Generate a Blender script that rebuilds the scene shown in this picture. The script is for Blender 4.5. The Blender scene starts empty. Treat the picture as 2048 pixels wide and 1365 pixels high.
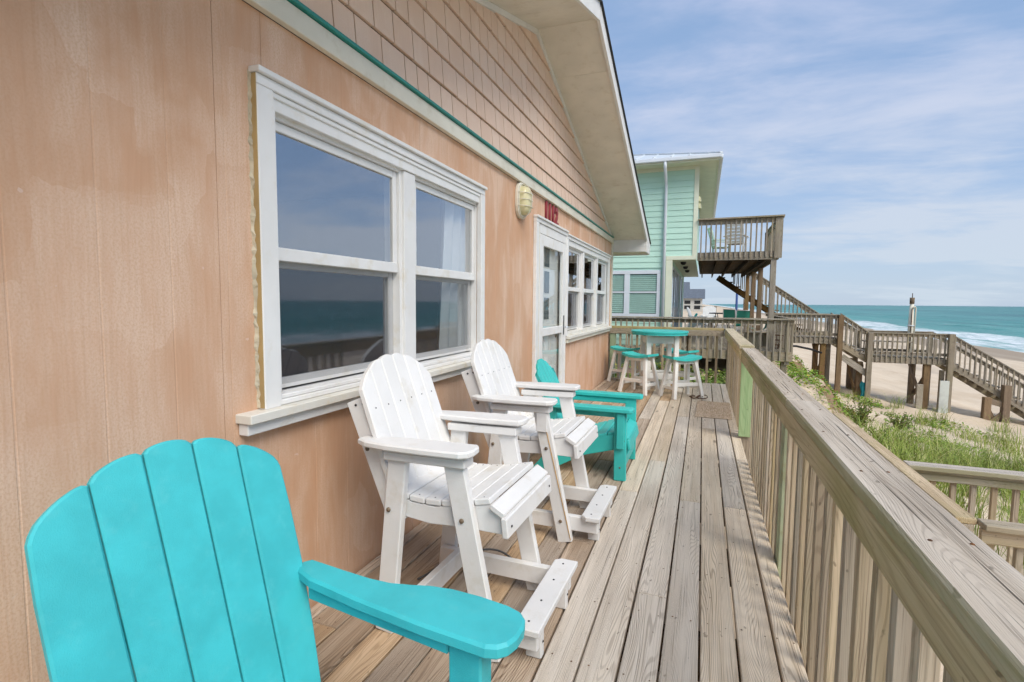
import bpy, bmesh, math, random
import numpy as np
from mathutils import Matrix, Vector, noise as mnoise
random.seed(7)
SC = bpy.context.scene
COL = SC.collection
R = math.radians

# ------------------------------------------------------------------ camera
FPX, VPX, VPY, ROLL = 1030.0, 1406.0, 608.0, R(0.5)
yv = Vector((VPX - 1024, VPY - 682.5, FPX)).normalized()
up = Vector((1, math.tan(ROLL), 0)).cross(yv).normalized()
if up.y > 0: up = -up
xv = yv.cross(up)
rows = (xv, yv, up)                      # world axes seen from the camera
right = Vector((rows[0].x, rows[1].x, rows[2].x))
down = Vector((rows[0].y, rows[1].y, rows[2].y))
fwd = Vector((rows[0].z, rows[1].z, rows[2].z))
cam_d = bpy.data.cameras.new('camera')
cam = bpy.data.objects.new('camera', cam_d); COL.objects.link(cam)
cm = Matrix.Identity(4)
for i in range(3):
    cm[i][0] = right[i]; cm[i][1] = -down[i]; cm[i][2] = -fwd[i]
cm[0][3], cm[1][3], cm[2][3] = 1.535, 0.0, 1.30
cam.matrix_world = cm
cam_d.sensor_width = 36.0; cam_d.lens = FPX / 2048 * 36.0
cam_d.clip_start = 0.05; cam_d.clip_end = 40000
SC.camera = cam

# ------------------------------------------------------------------ sky, sun, exposure
SUN_DIR = Vector((0.55, -0.50, 0.80)).normalized()      # towards the sun
wd = bpy.data.worlds.new('World'); SC.world = wd; wd.use_nodes = True
nt = wd.node_tree; nt.nodes.clear()
def wn(t, **k):
    n = nt.nodes.new(t)
    for a, b in k.items(): setattr(n, a, b)
    return n
out = wn('ShaderNodeOutputWorld'); bg = wn('ShaderNodeBackground')
sky = wn('ShaderNodeTexSky'); sky.sky_type = 'NISHITA'; sky.sun_disc = False
sky.sun_elevation = math.asin(SUN_DIR.z); sky.sun_rotation = math.atan2(SUN_DIR.x, SUN_DIR.y)
sky.air_density = 1.0; sky.dust_density = 0.6; sky.ozone_density = 1.3
tc = wn('ShaderNodeTexCoord'); sep = wn('ShaderNodeSeparateXYZ'); nt.links.new(tc.outputs['Generated'], sep.inputs[0])
def wmath(op, a, b=None):
    m = wn('ShaderNodeMath', operation=op)
    for i, v in enumerate((a, b)):
        if v is None: continue
        if isinstance(v, (int, float)): m.inputs[i].default_value = v
        else: nt.links.new(v, m.inputs[i])
    return m.outputs[0]
zc = wmath('MAXIMUM', sep.outputs[2], 0.0)
den = wmath('ADD', zc, 0.16)
px_ = wmath('DIVIDE', sep.outputs[0], den); py_ = wmath('DIVIDE', sep.outputs[1], den)
cmb = wn('ShaderNodeCombineXYZ'); nt.links.new(px_, cmb.inputs[0]); nt.links.new(py_, cmb.inputs[1])
mp = wn('ShaderNodeMapping'); nt.links.new(cmb.outputs[0], mp.inputs[0])
mp.inputs['Rotation'].default_value = (0, 0, R(28)); mp.inputs['Scale'].default_value = (0.55, 1.0, 1.0); mp.inputs['Location'].default_value = (3.1, 1.7, 0)
n1 = wn('ShaderNodeTexNoise'); n1.inputs['Scale'].default_value = 0.62; n1.inputs['Detail'].default_value = 7; n1.inputs['Roughness'].default_value = 0.52; n1.inputs['Distortion'].default_value = 0.5
nt.links.new(mp.outputs[0], n1.inputs['Vector'])
n2 = wn('ShaderNodeTexNoise'); n2.inputs['Scale'].default_value = 2.6; n2.inputs['Detail'].default_value = 6; n2.inputs['Roughness'].default_value = 0.6; n2.inputs['Distortion'].default_value = 0.3
nt.links.new(mp.outputs[0], n2.inputs['Vector'])
nsum = wmath('ADD', wmath('MULTIPLY', n1.outputs['Fac'], 0.62), wmath('MULTIPLY', n2.outputs['Fac'], 0.38))
rmp = wn('ShaderNodeMapRange'); rmp.interpolation_type = 'SMOOTHSTEP'
nt.links.new(nsum, rmp.inputs[0])
for i, v in zip((1, 2, 3, 4), (0.45, 0.64, 0.02, 0.90)): rmp.inputs[i].default_value = v
hz = wn('ShaderNodeMapRange'); nt.links.new(zc, hz.inputs[0])
for i, v in zip((1, 2, 3, 4), (0.0, 0.26, 0.5, 0.0)): hz.inputs[i].default_value = v
cl = wmath('MINIMUM', wmath('ADD', rmp.outputs[0], hz.outputs[0]), 0.95)
veil = wn('ShaderNodeMix'); veil.data_type = 'RGBA'; veil.inputs[0].default_value = 0.7
nt.links.new(sky.outputs[0], veil.inputs[6]); veil.inputs[7].default_value = (2.1, 3.2, 5.1, 1)
ccol = wn('ShaderNodeMix'); ccol.data_type = 'RGBA'; nt.links.new(wmath('MINIMUM', wmath('MULTIPLY', zc, 2.0), 1.0), ccol.inputs[0])
ccol.inputs[6].default_value = (4.1, 4.75, 5.4, 1); ccol.inputs[7].default_value = (4.15, 4.45, 5.85, 1)
mx = wn('ShaderNodeMix'); mx.data_type = 'RGBA'
nt.links.new(cl, mx.inputs[0]); nt.links.new(veil.outputs[2], mx.inputs[6]); nt.links.new(ccol.outputs[2], mx.inputs[7])
nt.links.new(mx.outputs[2], bg.inputs[0]); bg.inputs[1].default_value = 0.067
nt.links.new(bg.outputs[0], out.inputs[0])

sd = bpy.data.lights.new('sun', 'SUN'); sd.energy = 1.5; sd.angle = R(38); sd.color = (1.0, 0.95, 0.87)
so = bpy.data.objects.new('sun', sd); COL.objects.link(so)
so.rotation_euler = SUN_DIR.to_track_quat('Z', 'Y').to_euler(); so.location = (20, -20, 30)
SC.view_settings.view_transform = 'Standard'; SC.view_settings.look = 'None'
SC.view_settings.exposure = 1.17; SC.view_settings.gamma = 1.0
SC.cycles.use_denoising = True
SC.cycles.max_bounces = 5; SC.cycles.diffuse_bounces = 3; SC.cycles.glossy_bounces = 3; SC.cycles.transparent_max_bounces = 10
SC.cycles.use_adaptive_sampling = True; SC.cycles.adaptive_threshold = 0.025; SC.cycles.adaptive_min_samples = 16
SC.cycles.caustics_reflective = False; SC.cycles.caustics_refractive = False
SC.cycles.sample_clamp_indirect = 8.0

# ------------------------------------------------------------------ materials
MATS = {}
class NB:
    def __init__(s, name):
        s.m = bpy.data.materials.new(name); s.m.use_nodes = True; s.t = s.m.node_tree; s.t.nodes.clear()
        s.out = s.n('ShaderNodeOutputMaterial'); s.b = s.n('ShaderNodeBsdfPrincipled'); s.l(s.b.outputs[0], s.out.inputs[0])
        MATS[name] = s.m
    def n(s, t, **k):
        n = s.t.nodes.new(t)
        for a, b in k.items(): setattr(n, a, b)
        return n
    def l(s, a, b): s.t.links.new(a, b)
    def set(s, sock, v):
        if hasattr(v, 'is_output'): s.l(v, sock)
        elif isinstance(v, tuple) and len(v) == 3 and sock.type == 'RGBA': sock.default_value = (*v, 1)
        else: sock.default_value = v
    def math(s, op, a, b=0.0, clamp=False):
        n = s.n('ShaderNodeMath', operation=op); n.use_clamp = clamp; s.set(n.inputs[0], a); s.set(n.inputs[1], b); return n.outputs[0]
    def mix(s, f, a, b, blend='MIX'):
        n = s.n('ShaderNodeMix'); n.data_type = 'RGBA'; n.blend_type = blend
        s.set(n.inputs[0], f); s.set(n.inputs[6], a); s.set(n.inputs[7], b); return n.outputs[2]
    def rng(s, v, a, b, c=0.0, d=1.0, smooth=True):
        n = s.n('ShaderNodeMapRange'); n.interpolation_type = 'SMOOTHSTEP' if smooth else 'LINEAR'
        s.set(n.inputs[0], v)
        for i, x in zip((1, 2, 3, 4), (a, b, c, d)): n.inputs[i].default_value = x
        return n.outputs[0]
    def coords(s, scale=(1, 1, 1), kind='Object', per_object=True):
        tc = s.n('ShaderNodeTexCoord'); v = tc.outputs[kind]
        if per_object:
            oi = s.n('ShaderNodeObjectInfo'); vm = s.n('ShaderNodeVectorMath', operation='ADD')
            k = s.math('MULTIPLY', oi.outputs['Random'], 61.0); cx = s.n('ShaderNodeCombineXYZ')
            s.l(k, cx.inputs[0]); s.l(s.math('MULTIPLY', k, 1.7), cx.inputs[1]); s.l(s.math('MULTIPLY', k, 0.6), cx.inputs[2])
            s.l(v, vm.inputs[0]); s.l(cx.outputs[0], vm.inputs[1]); v = vm.outputs[0]
            s.rand = oi.outputs['Random']
        mp = s.n('ShaderNodeMapping'); s.l(v, mp.inputs[0]); mp.inputs['Scale'].default_value = scale
        return mp.outputs[0]
    def noise(s, v, scale, detail=4, rough=0.5, dist=0.0, col=False):
        n = s.n('ShaderNodeTexNoise'); s.l(v, n.inputs['Vector']); n.inputs['Scale'].default_value = scale
        n.inputs['Detail'].default_value = detail; n.inputs['Roughness'].default_value = rough; n.inputs['Distortion'].default_value = dist
        return n.outputs['Color' if col else 'Fac']
    def bump(s, h, strength=0.3, dist=0.01):
        n = s.n('ShaderNodeBump'); n.inputs['Strength'].default_value = strength; n.inputs['Distance'].default_value = dist
        s.l(h, n.inputs['Height']); s.l(n.outputs[0], s.b.inputs['Normal'])
    def done(s, col, rough=0.6, spec=0.4):
        s.set(s.b.inputs['Base Color'], col); s.set(s.b.inputs['Roughness'], rough); s.b.inputs['Specular IOR Level'].default_value = spec
        return s.m

def wood(name, light, mid, dark, algae=0.0, ring=24.0, tint=0.16, fibre=1.0, rings=0.55, side_algae=False, crack=0.68, gmix=0.8, grime=0.4):
    s = NB(name)
    v = s.coords((1, 1, 1))
    def sc(x, y, z):
        m = s.n('ShaderNodeMapping'); s.l(v, m.inputs[0]); m.inputs['Scale'].default_value = (x, y, z); return m.outputs[0]
    sy_ = s.n('ShaderNodeSeparateXYZ'); s.l(v, sy_.inputs[0])
    warp = s.noise(sc(0.55, 4.6, 4.6), 1.0, 2.5, 0.45, 0.2)
    wig = s.noise(sc(3.5, 16, 16), 1.0, 2, 0.5)
    ph = s.math('ADD', s.math('ADD', s.math('MULTIPLY', sy_.outputs[1], 23.0 * ring), s.math('MULTIPLY', warp, 8.5 * ring)), s.math('MULTIPLY', wig, 5.0))
    rg = s.math('ADD', s.math('MULTIPLY', s.math('SINE', ph), 0.5), 0.5)
    rsoft = s.noise(sc(1.7, 12, 12), 1.0, 2, 0.5)
    fine = s.noise(sc(2.2, 190, 190), 1.0, 3, 0.6)
    mid_n = s.noise(sc(1.1, 26, 26), 1.0, 4, 0.55)
    big = s.noise(sc(1.3, 5, 5), 1.0, 3, 0.5)
    grain = s.math('ADD', s.math('MULTIPLY', s.math('MULTIPLY', s.rng(rg, 0.55, 0.98), s.rng(rsoft, 0.3, 0.62, 0.25, 1.0)), rings), s.math('MULTIPLY', s.rng(fine, 0.5, 0.72), 0.55 * fibre))
    c = s.mix(s.rng(mid_n, 0.3, 0.7), light, mid)
    c = s.mix(s.math('MULTIPLY', grain, gmix, True), c, dark)
    # knots
    vo = s.n('ShaderNodeTexVoronoi'); s.l(sc(1.15, 4.5, 4.5), vo.inputs['Vector']); vo.inputs['Scale'].default_value = 1.0
    kn = s.rng(vo.outputs['Distance'], 0.03, 0.11, 1.0, 0.0)
    c = s.mix(s.math('MULTIPLY', kn, 0.75), c, tuple(x * 0.42 for x in dark))
    # cracks / checks
    ck = s.rng(s.noise(sc(0.8, 75, 75), 1.0, 3, 0.55, 0.3), crack, crack + 0.05)
    c = s.mix(s.math('MULTIPLY', ck, 0.85), c, tuple(x * 0.35 for x in dark))
    # grime and bleaching
    c = s.mix(s.rng(big, 0.48, 0.78, 0.0, grime), c, dark)
    speck = s.rng(s.noise(sc(22, 40, 40), 1.0, 2, 0.5), 0.70, 0.76)
    c = s.mix(s.math('MULTIPLY', speck, 0.5), c, tuple(x * 0.4 for x in dark))
    if side_algae:
        tn = s.n('ShaderNodeTexCoord'); sn = s.n('ShaderNodeSeparateXYZ'); s.l(tn.outputs['Normal'], sn.inputs[0])
        c = s.mix(s.math('MULTIPLY', s.rng(s.math('ABSOLUTE', sn.outputs[1]), 0.35, 0.8), s.rng(s.noise(sc(1.2, 9, 9), 1.0, 3, 0.6), 0.3, 0.6, 0.25, 0.8)), c, (0.30, 0.27, 0.10))
    if algae:
        a = s.rng(s.noise(sc(1.6, 6, 6), 1.0, 4, 0.6), 0.42, 0.68, 0.0, algae)
        c = s.mix(a, c, (0.27, 0.255, 0.09))
    val = s.rng(s.rand, 0, 1, 1 - tint, 1 + tint * 0.7, False)
    hs = s.n('ShaderNodeHueSaturation'); s.l(c, hs.inputs['Color']); s.l(val, hs.inputs['Value'])
    s.l(s.rng(s.math('FRACT', s.math('MULTIPLY', s.rand, 7.13)), 0, 1, 0.75, 1.25, False), hs.inputs['Saturation'])
    hgt = s.math('SUBTRACT', s.math('MULTIPLY', grain, -0.6), s.math('MULTIPLY', ck, 1.6))
    s.bump(hgt, 0.55, 0.003)
    return s.done(hs.outputs[0], 0.82, 0.25)

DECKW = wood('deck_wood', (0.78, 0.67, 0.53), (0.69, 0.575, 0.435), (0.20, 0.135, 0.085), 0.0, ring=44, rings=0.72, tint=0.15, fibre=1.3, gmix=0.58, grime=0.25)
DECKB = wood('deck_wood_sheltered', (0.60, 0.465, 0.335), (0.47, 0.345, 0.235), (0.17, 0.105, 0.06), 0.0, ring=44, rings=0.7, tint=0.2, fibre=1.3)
RAILW = wood('rail_cap_wood', (0.65, 0.565, 0.46), (0.53, 0.445, 0.345), (0.15, 0.11, 0.075), 0.0, ring=46, rings=0.5, fibre=1.3, side_algae=True, crack=0.62, gmix=0.62, grime=0.3)
RAILG = wood('rail_side_wood', (0.60, 0.50, 0.34), (0.51, 0.415, 0.265), (0.24, 0.18, 0.10), 0.5, ring=18, rings=0.4)
BALW = wood('baluster_wood', (0.56, 0.46, 0.335), (0.43, 0.34, 0.235), (0.17, 0.12, 0.08), 0.2, ring=28, tint=0.25)
GREYW = wood('grey_weathered_wood', (0.40, 0.345, 0.27), (0.31, 0.26, 0.20), (0.14, 0.105, 0.075), 0.2, tint=0.22)
BROWNW = wood('brown_post_wood', (0.30, 0.20, 0.115), (0.23, 0.15, 0.085), (0.10, 0.06, 0.032), 0.15)
DARKW = wood('dark_underside_wood', (0.11, 0.065, 0.025), (0.07, 0.04, 0.016), (0.02, 0.012, 0.006), 0.0)
GREENW = wood('pale_green_wood', (0.37, 0.46, 0.28), (0.30, 0.40, 0.23), (0.17, 0.23, 0.12), 0.0, rings=0.35)

def paint(name, col, rough=0.5, var=0.06, dirt=None, dirt_amt=0.0, bump=0.06, scale=1.0, spec=0.4):
    s = NB(name); v = s.coords()
    n = s.noise(v, 3.0 * scale, 4, 0.55); f = s.noise(v, 160 * scale, 2, 0.5)
    lo = tuple(max(0, x * (1 - var * 2)) for x in col); hi = tuple(min(0.92, x * (1 + var)) for x in col)
    c = s.mix(s.rng(n, 0.3, 0.7), lo, hi)
    if dirt:
        d = s.math('MULTIPLY', s.rng(s.noise(v, 9 * scale, 5, 0.65), 0.52, 0.74), dirt_amt)
        c = s.mix(d, c, dirt)
    s.bump(f, bump, 0.004)
    return s.done(c, rough, spec)
TEAL = paint('teal_plastic', (0.055, 0.50, 0.535), 0.5, 0.06, (0.12, 0.54, 0.56), 0.3, 0.2, 2.5)
TEAL2 = paint('teal_plastic_sea', (0.05, 0.52, 0.48), 0.45, 0.05, (0.10, 0.55, 0.50), 0.4, 0.08)
WHITEC = paint('white_chair_paint', (0.77, 0.755, 0.73), 0.5, 0.03, (0.58, 0.52, 0.41), 0.42, 0.14)
WHITEW = paint('white_window_paint', (0.79, 0.78, 0.755), 0.45, 0.03, (0.64, 0.56, 0.40), 0.4, 0.05)
CREAM = paint('cream_trim_paint', (0.74, 0.70, 0.58), 0.55, 0.04, (0.50, 0.42, 0.26), 0.35, 0.08)
SILLM = paint('yellowed_sill_paint', (0.76, 0.735, 0.66), 0.55, 0.05, (0.64, 0.50, 0.27), 0.5, 0.08)
SOFFIT = paint('soffit_paint', (0.74, 0.69, 0.60), 0.6, 0.04, (0.45, 0.37, 0.24), 0.3, 0.05)
WHITEF = paint('fascia_white', (0.74, 0.73, 0.70), 0.5, 0.03, (0.5, 0.46, 0.38), 0.2, 0.05)
STOOLW = paint('stool_leg_paint', (0.82, 0.80, 0.75), 0.55, 0.04, (0.60, 0.52, 0.40), 0.35, 0.1)
TEALF = paint('teal_flashing', (0.025, 0.25, 0.21), 0.4, 0.06)
MINT = paint('mint_siding_paint', (0.51, 0.74, 0.615), 0.6, 0.05, (0.42, 0.64, 0.52), 0.5, 0, 0.04)
PALEY = paint('pale_cream_paint', (0.72, 0.74, 0.58), 0.6, 0.03, None, 0, 0.03)
GUTTER = paint('white_gutter', (0.70, 0.74, 0.78), 0.4, 0.02)
METALROOF = paint('metal_roof_paint', (0.66, 0.70, 0.72), 0.35, 0.02)
RUST = paint('rust_iron', (0.10, 0.045, 0.02), 0.8, 0.2, (0.30, 0.12, 0.03), 0.8, 0.3)
BOLT = paint('bolt_metal', (0.16, 0.12, 0.08), 0.45, 0.15, (0.28, 0.12, 0.03), 0.8, 0.2)
RUSTSTAIN = paint('rust_stain', (0.60, 0.36, 0.13), 0.6, 0.2)
DARKM = paint('dark_metal', (0.02, 0.02, 0.022), 0.5, 0.1)
GREYR = paint('grey_shingle_roof', (0.13, 0.15, 0.18), 0.8, 0.1)
REDN = paint('faded_red_paint', (0.27, 0.04, 0.05), 0.6, 0.15, (0.45, 0.16, 0.15), 0.6, 0.1)
CAULK = paint('old_caulk', (0.62, 0.56, 0.42), 0.8, 0.1, (0.30, 0.24, 0.14), 0.8, 0.4, 4)
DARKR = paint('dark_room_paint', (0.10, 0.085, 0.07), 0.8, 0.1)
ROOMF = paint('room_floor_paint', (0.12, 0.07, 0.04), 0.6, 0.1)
YELLOWS = paint('yellow_sign_paint', (0.75, 0.62, 0.02), 0.5, 0.03)
BLUEP = paint('blue_post_paint', (0.03, 0.07, 0.22), 0.6, 0.1)
SLING = paint('green_sling_fabric', (0.05, 0.32, 0.24), 0.8, 0.06)
TEALCLOTH = paint('teal_cloth', (0.01, 0.17, 0.20), 0.9, 0.2)
RED_C = paint('red_cloth', (0.45, 0.02, 0.05), 0.9, 0.1)
CABLE = paint('grey_cable', (0.10, 0.10, 0.10), 0.5, 0.05)
CURT = paint('curtain_fabric', (0.86, 0.90, 0.90), 0.9, 0.05)
FARW = paint('far_house_wall', (0.55, 0.53, 0.48), 0.8, 0.05)

# faded peach plywood siding
def peach(name, base, faded, deep, fade_lo, fade_hi, per_obj=False):
    s = NB(name); v = s.coords(per_object=per_obj)
    def sc(x, y, z):
        m = s.n('ShaderNodeMapping'); s.l(v, m.inputs[0]); m.inputs['Scale'].default_value = (x, y, z); return m.outputs[0]
    big = s.noise(sc(1, 1.2, 0.8), 1.3, 5, 0.55, 0.4)
    str_ = s.noise(sc(1, 3.0, 0.55), 2.2, 5, 0.6, 0.3)
    chalk = s.noise(sc(1, 1.0, 0.8), 170, 2, 0.6)
    grain = s.noise(sc(20, 120, 2.2), 1.0, 3, 0.55, 0.3)
    wv = s.n('ShaderNodeTexWave'); wv.bands_direction = 'Y'; s.l(sc(1, 1, 0.16), wv.inputs['Vector']); wv.inputs['Scale'].default_value = 13
    wv.inputs['Distortion'].default_value = 26; wv.inputs['Detail'].default_value = 2; wv.inputs['Detail Scale'].default_value = 0.5
    # brushed-on block edges of the chalky wash
    br = s.n('ShaderNodeTexBrick'); s.l(sc(1, 1, 1), br.inputs['Vector'])
    m = s.math('ADD', s.math('MULTIPLY', big, 0.6), s.math('MULTIPLY', str_, 0.55))
    vb = s.n('ShaderNodeTexVoronoi'); vb.distance = 'CHEBYCHEV'; vb.inputs['Scale'].default_value = 1.0
    wj = s.n('ShaderNodeVectorMath', operation='ADD'); sc2 = s.n('ShaderNodeVectorMath', operation='SCALE'); sc2.inputs['Scale'].default_value = 0.25
    s.l(s.noise(sc(1, 9, 2.5), 1.0, 4, 0.6, 0, True), sc2.inputs[0]); s.l(sc(0.1, 4.2, 2.6), wj.inputs[0]); s.l(sc2.outputs[0], wj.inputs[1]); s.l(wj.outputs[0], vb.inputs['Vector'])
    vc = s.n('ShaderNodeSeparateXYZ'); s.l(vb.outputs['Color'], vc.inputs[0])
    blk = s.math('MULTIPLY', s.rng(vc.outputs[0], 0.35, 0.85, -0.02, 0.05), s.rng(big, 0.40, 0.55))
    f = s.rng(s.math('ADD', m, blk), fade_lo, fade_hi)
    f = s.math('MULTIPLY', f, s.rng(chalk, 0.30, 0.62, 0.55, 1.0))
    c = s.mix(s.rng(str_, 0.3, 0.7), base, deep)
    c = s.mix(f, c, faded)
    c = s.mix(s.math('MULTIPLY', s.rng(wv.outputs['Fac'], 0.55, 1.0), 0.10), c, deep)
    c = s.mix(s.math('MULTIPLY', s.rng(grain, 0.5, 0.75), 0.22), c, deep)
    spot = s.rng(s.noise(sc(1, 5, 5), 3.5, 3, 0.5), 0.735, 0.76)
    c = s.mix(s.math('MULTIPLY', spot, 0.6), c, (0.74, 0.56, 0.46))
    t = s.t; t.nodes.remove(br)
    s.bump(s.math('ADD', s.math('MULTIPLY', grain, 0.7), s.math('MULTIPLY', wv.outputs['Fac'], 0.4)), 0.16, 0.003)
    return s.done(c, 0.75, 0.25)
PEACH = peach('peach_siding_paint', (0.63, 0.37, 0.23), (0.75, 0.535, 0.395), (0.55, 0.305, 0.172), 0.46, 0.70)
PEACHS = peach('peach_shingle_paint', (0.76, 0.56, 0.435), (0.79, 0.61, 0.49), (0.72, 0.51, 0.385), 0.45, 0.75, True)
GAPB = paint('shingle_gap_shadow_brown', (0.16, 0.085, 0.03), 0.9, 0.1)

# window glass: clear pane with the strong reflection of double glazing
def glass(name, refl, tint, rough=0.004):
    m = bpy.data.materials.new(name); m.use_nodes = True; t = m.node_tree; t.nodes.clear()
    o = t.nodes.new('ShaderNodeOutputMaterial'); mix = t.nodes.new('ShaderNodeMixShader')
    tr = t.nodes.new('ShaderNodeBsdfTransparent'); tr.inputs[0].default_value = (*tint, 1)
    gl = t.nodes.new('ShaderNodeBsdfGlossy'); gl.inputs[0].default_value = (0.92, 0.95, 1, 1); gl.inputs['Roughness'].default_value = rough
    lw = t.nodes.new('ShaderNodeLayerWeight'); lw.inputs[0].default_value = 0.5      # same from both sides of the pane
    pw = t.nodes.new('ShaderNodeMath'); pw.operation = 'POWER'; pw.inputs[1].default_value = 5.0; t.links.new(lw.outputs['Facing'], pw.inputs[0])
    fr = t.nodes.new('ShaderNodeMath'); fr.operation = 'MULTIPLY_ADD'; fr.inputs[1].default_value = 0.9; fr.inputs[2].default_value = 0.05; t.links.new(pw.outputs[0], fr.inputs[0])
    ad = t.nodes.new('ShaderNodeMath'); ad.operation = 'ADD'; ad.use_clamp = True; ad.inputs[1].default_value = refl
    t.links.new(fr.outputs[0], ad.inputs[0]); t.links.new(ad.outputs[0], mix.inputs[0])
    t.links.new(tr.outputs[0], mix.inputs[1]); t.links.new(gl.outputs[0], mix.inputs[2]); t.links.new(mix.outputs[0], o.inputs[0])
    MATS[name] = m; return m
GLASSD = glass('door_glass', 0.02, (0.92, 0.95, 0.94))
GLASSU = glass('upper_window_glass', 0.40, (0.95, 0.97, 0.97), 0.02)
GLASS = glass('window_glass', 0.25, (0.93, 0.96, 0.96), 0.05)
GLASSN = glass('neighbour_glass', 0.04, (0.75, 0.88, 0.85))
def screen_mat():
    m = bpy.data.materials.new('insect_screen_mesh'); m.use_nodes = True; t = m.node_tree; t.nodes.clear()
    o = t.nodes.new('ShaderNodeOutputMaterial'); mix = t.nodes.new('ShaderNodeMixShader'); mix.inputs[0].default_value = 0.30
    tr = t.nodes.new('ShaderNodeBsdfTransparent'); d = t.nodes.new('ShaderNodeBsdfDiffuse'); d.inputs[0].default_value = (0.05, 0.055, 0.07, 1)
    t.links.new(tr.outputs[0], mix.inputs[1]); t.links.new(d.outputs[0], mix.inputs[2]); t.links.new(mix.outputs[0], o.inputs[0])
    return m
SCREEN = screen_mat()
def lampglass():
    s = NB('yellowed_lamp_glass'); v = s.coords()
    return s.done(s.mix(s.noise(v, 30, 3), (0.72, 0.67, 0.42), (0.64, 0.57, 0.31)), 0.25, 0.5)
LAMPG = lampglass()

# sand
def sand():
    s = NB('sand'); v = s.coords(per_object=False); geo = s.n('ShaderNodeNewGeometry')
    sp = s.n('ShaderNodeSeparateXYZ'); s.l(geo.outputs['Position'], sp.inputs[0])
    n = s.noise(v, 0.5, 5, 0.6); f = s.noise(v, 60, 3, 0.6); m = s.noise(v, 5, 4, 0.6)
    c = s.mix(s.rng(n, 0.3, 0.7), (0.60, 0.47, 0.33), (0.70, 0.575, 0.43))
    c = s.mix(s.rng(f, 0.45, 0.75, 0, 0.35), c, (0.42, 0.32, 0.22))
    c = s.mix(s.rng(m, 0.55, 0.8, 0, 0.4), c, (0.50, 0.385, 0.26))
    # damp sand close to the water, with a wandering edge
    st = s.n('ShaderNodeMapping'); s.l(v, st.inputs[0]); st.inputs['Scale'].default_value = (0.35, 0.05, 1)
    wob = s.noise(st.outputs[0], 1.0, 4, 0.55)
    wet = s.rng(s.math('ADD', sp.outputs[0], s.math('MULTIPLY', wob, 11.0)), 31.5, 35.0)
    c = s.mix(wet, c, (0.36, 0.285, 0.21))
    # dark moist streaks higher up the beach
    st2 = s.n('ShaderNodeMapping'); s.l(v, st2.inputs[0]); st2.inputs['Scale'].default_value = (0.22, 0.06, 1)
    moist = s.rng(s.noise(st2.outputs[0], 1.0, 3, 0.5), 0.54, 0.66, 0, 0.55)
    c = s.mix(s.math('MULTIPLY', moist, s.rng(sp.outputs[0], 8, 12)), c, (0.42, 0.345, 0.26))
    # brown soil of the eroded bank
    nz = s.n('ShaderNodeSeparateXYZ'); s.l(geo.outputs['True Normal'], nz.inputs[0])
    steep = s.rng(nz.outputs[2], 0.90, 0.74)
    c = s.mix(s.math('MULTIPLY', steep, 0.9), c, s.mix(m, (0.16, 0.09, 0.045), (0.34, 0.22, 0.12)))
    s.bump(s.math('ADD', s.math('MULTIPLY', m, 1.0), s.math('MULTIPLY', f, 0.12)), 0.6, 0.06)
    return s.done(c, 0.9, 0.15)
SAND = sand()
def seamat():
    s = NB('sea_water'); v = s.coords(per_object=False)
    sp = s.n('ShaderNodeSeparateXYZ'); s.l(v, sp.inputs[0]); X = sp.outputs[0]
    def sc(x, y):
        m = s.n('ShaderNodeMapping'); s.l(v, m.inputs[0]); m.inputs['Scale'].default_value = (x, y, 1); return m.outputs[0]
    col = s.mix(s.rng(X, 38, 130), (0.075, 0.32, 0.28), (0.024, 0.22, 0.21))
    col = s.mix(s.rng(X, 200, 2500), col, (0.012, 0.155, 0.16))
    pat = s.noise(sc(0.13, 0.022), 1.0, 6, 0.66); pat2 = s.noise(sc(0.012, 0.0035), 1.0, 4, 0.6)
    col = s.mix(s.rng(pat, 0.42, 0.62, 0, 0.8), col, (0.09, 0.31, 0.28))
    col = s.mix(s.rng(pat2, 0.4, 0.7, 0, 0.6), col, (0.006, 0.08, 0.10))
    # white water in the surf zone
    fo = s.noise(sc(0.16, 0.030), 1.0, 6, 0.66, 0.6)
    edge = s.math('ADD', X, s.math('MULTIPLY', s.math('SUBTRACT', s.noise(sc(0.02, 0.025), 1.0, 3, 0.5), 0.5), 22.0))
    zone = s.rng(edge, 43, 68, 1.0, 0.0)
    th = s.math('SUBTRACT', fo, s.math('MULTIPLY', zone, 0.36))
    foam = s.math('MULTIPLY', s.rng(th, 0.30, 0.16), s.rng(zone, 0.0, 0.12))
    lace = s.rng(s.noise(sc(0.5, 0.3), 1.0, 5, 0.7), 0.35, 0.6, 0.55, 1.0)
    foam = s.math('MULTIPLY', foam, lace)
    caps = s.math('MULTIPLY', s.rng(s.noise(sc(0.13, 0.05), 1.0, 6, 0.72), 0.66, 0.72), 0.75)
    far = s.math('MULTIPLY', s.rng(s.noise(sc(0.05, 0.014), 1.0, 5, 0.7), 0.68, 0.74), 0.5)
    foam = s.math('MAXIMUM', foam, s.math('MAXIMUM', caps, far))
    col = s.mix(foam, col, (0.74, 0.77, 0.77))
    w = s.math('ADD', s.noise(sc(0.25, 0.09), 1.0, 6, 0.62), s.math('MULTIPLY', foam, 0.25))
    s.bump(w, 0.9, 1.2)
    return s.done(col, s.mix(foam, (0.35, 0.35, 0.35), (0.85, 0.85, 0.85)), 0.12)
SEA = seamat()
def leaf(name, a, b, c_):
    s = NB(name); g = s.n('ShaderNodeNewGeometry')
    c = s.mix(s.rng(g.outputs['Random Per Island'], 0, 0.8, 0, 1, False), a, b)
    c = s.mix(s.rng(g.outputs['Random Per Island'], 0.78, 0.95), c, c_)
    m = s.done(c, 0.6, 0.3); s.b.inputs['Transmission Weight'].default_value = 0.0
    return m
GRASS = leaf('dune_grass_blade', (0.13, 0.20, 0.025), (0.35, 0.41, 0.08), (0.48, 0.43, 0.19))
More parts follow.
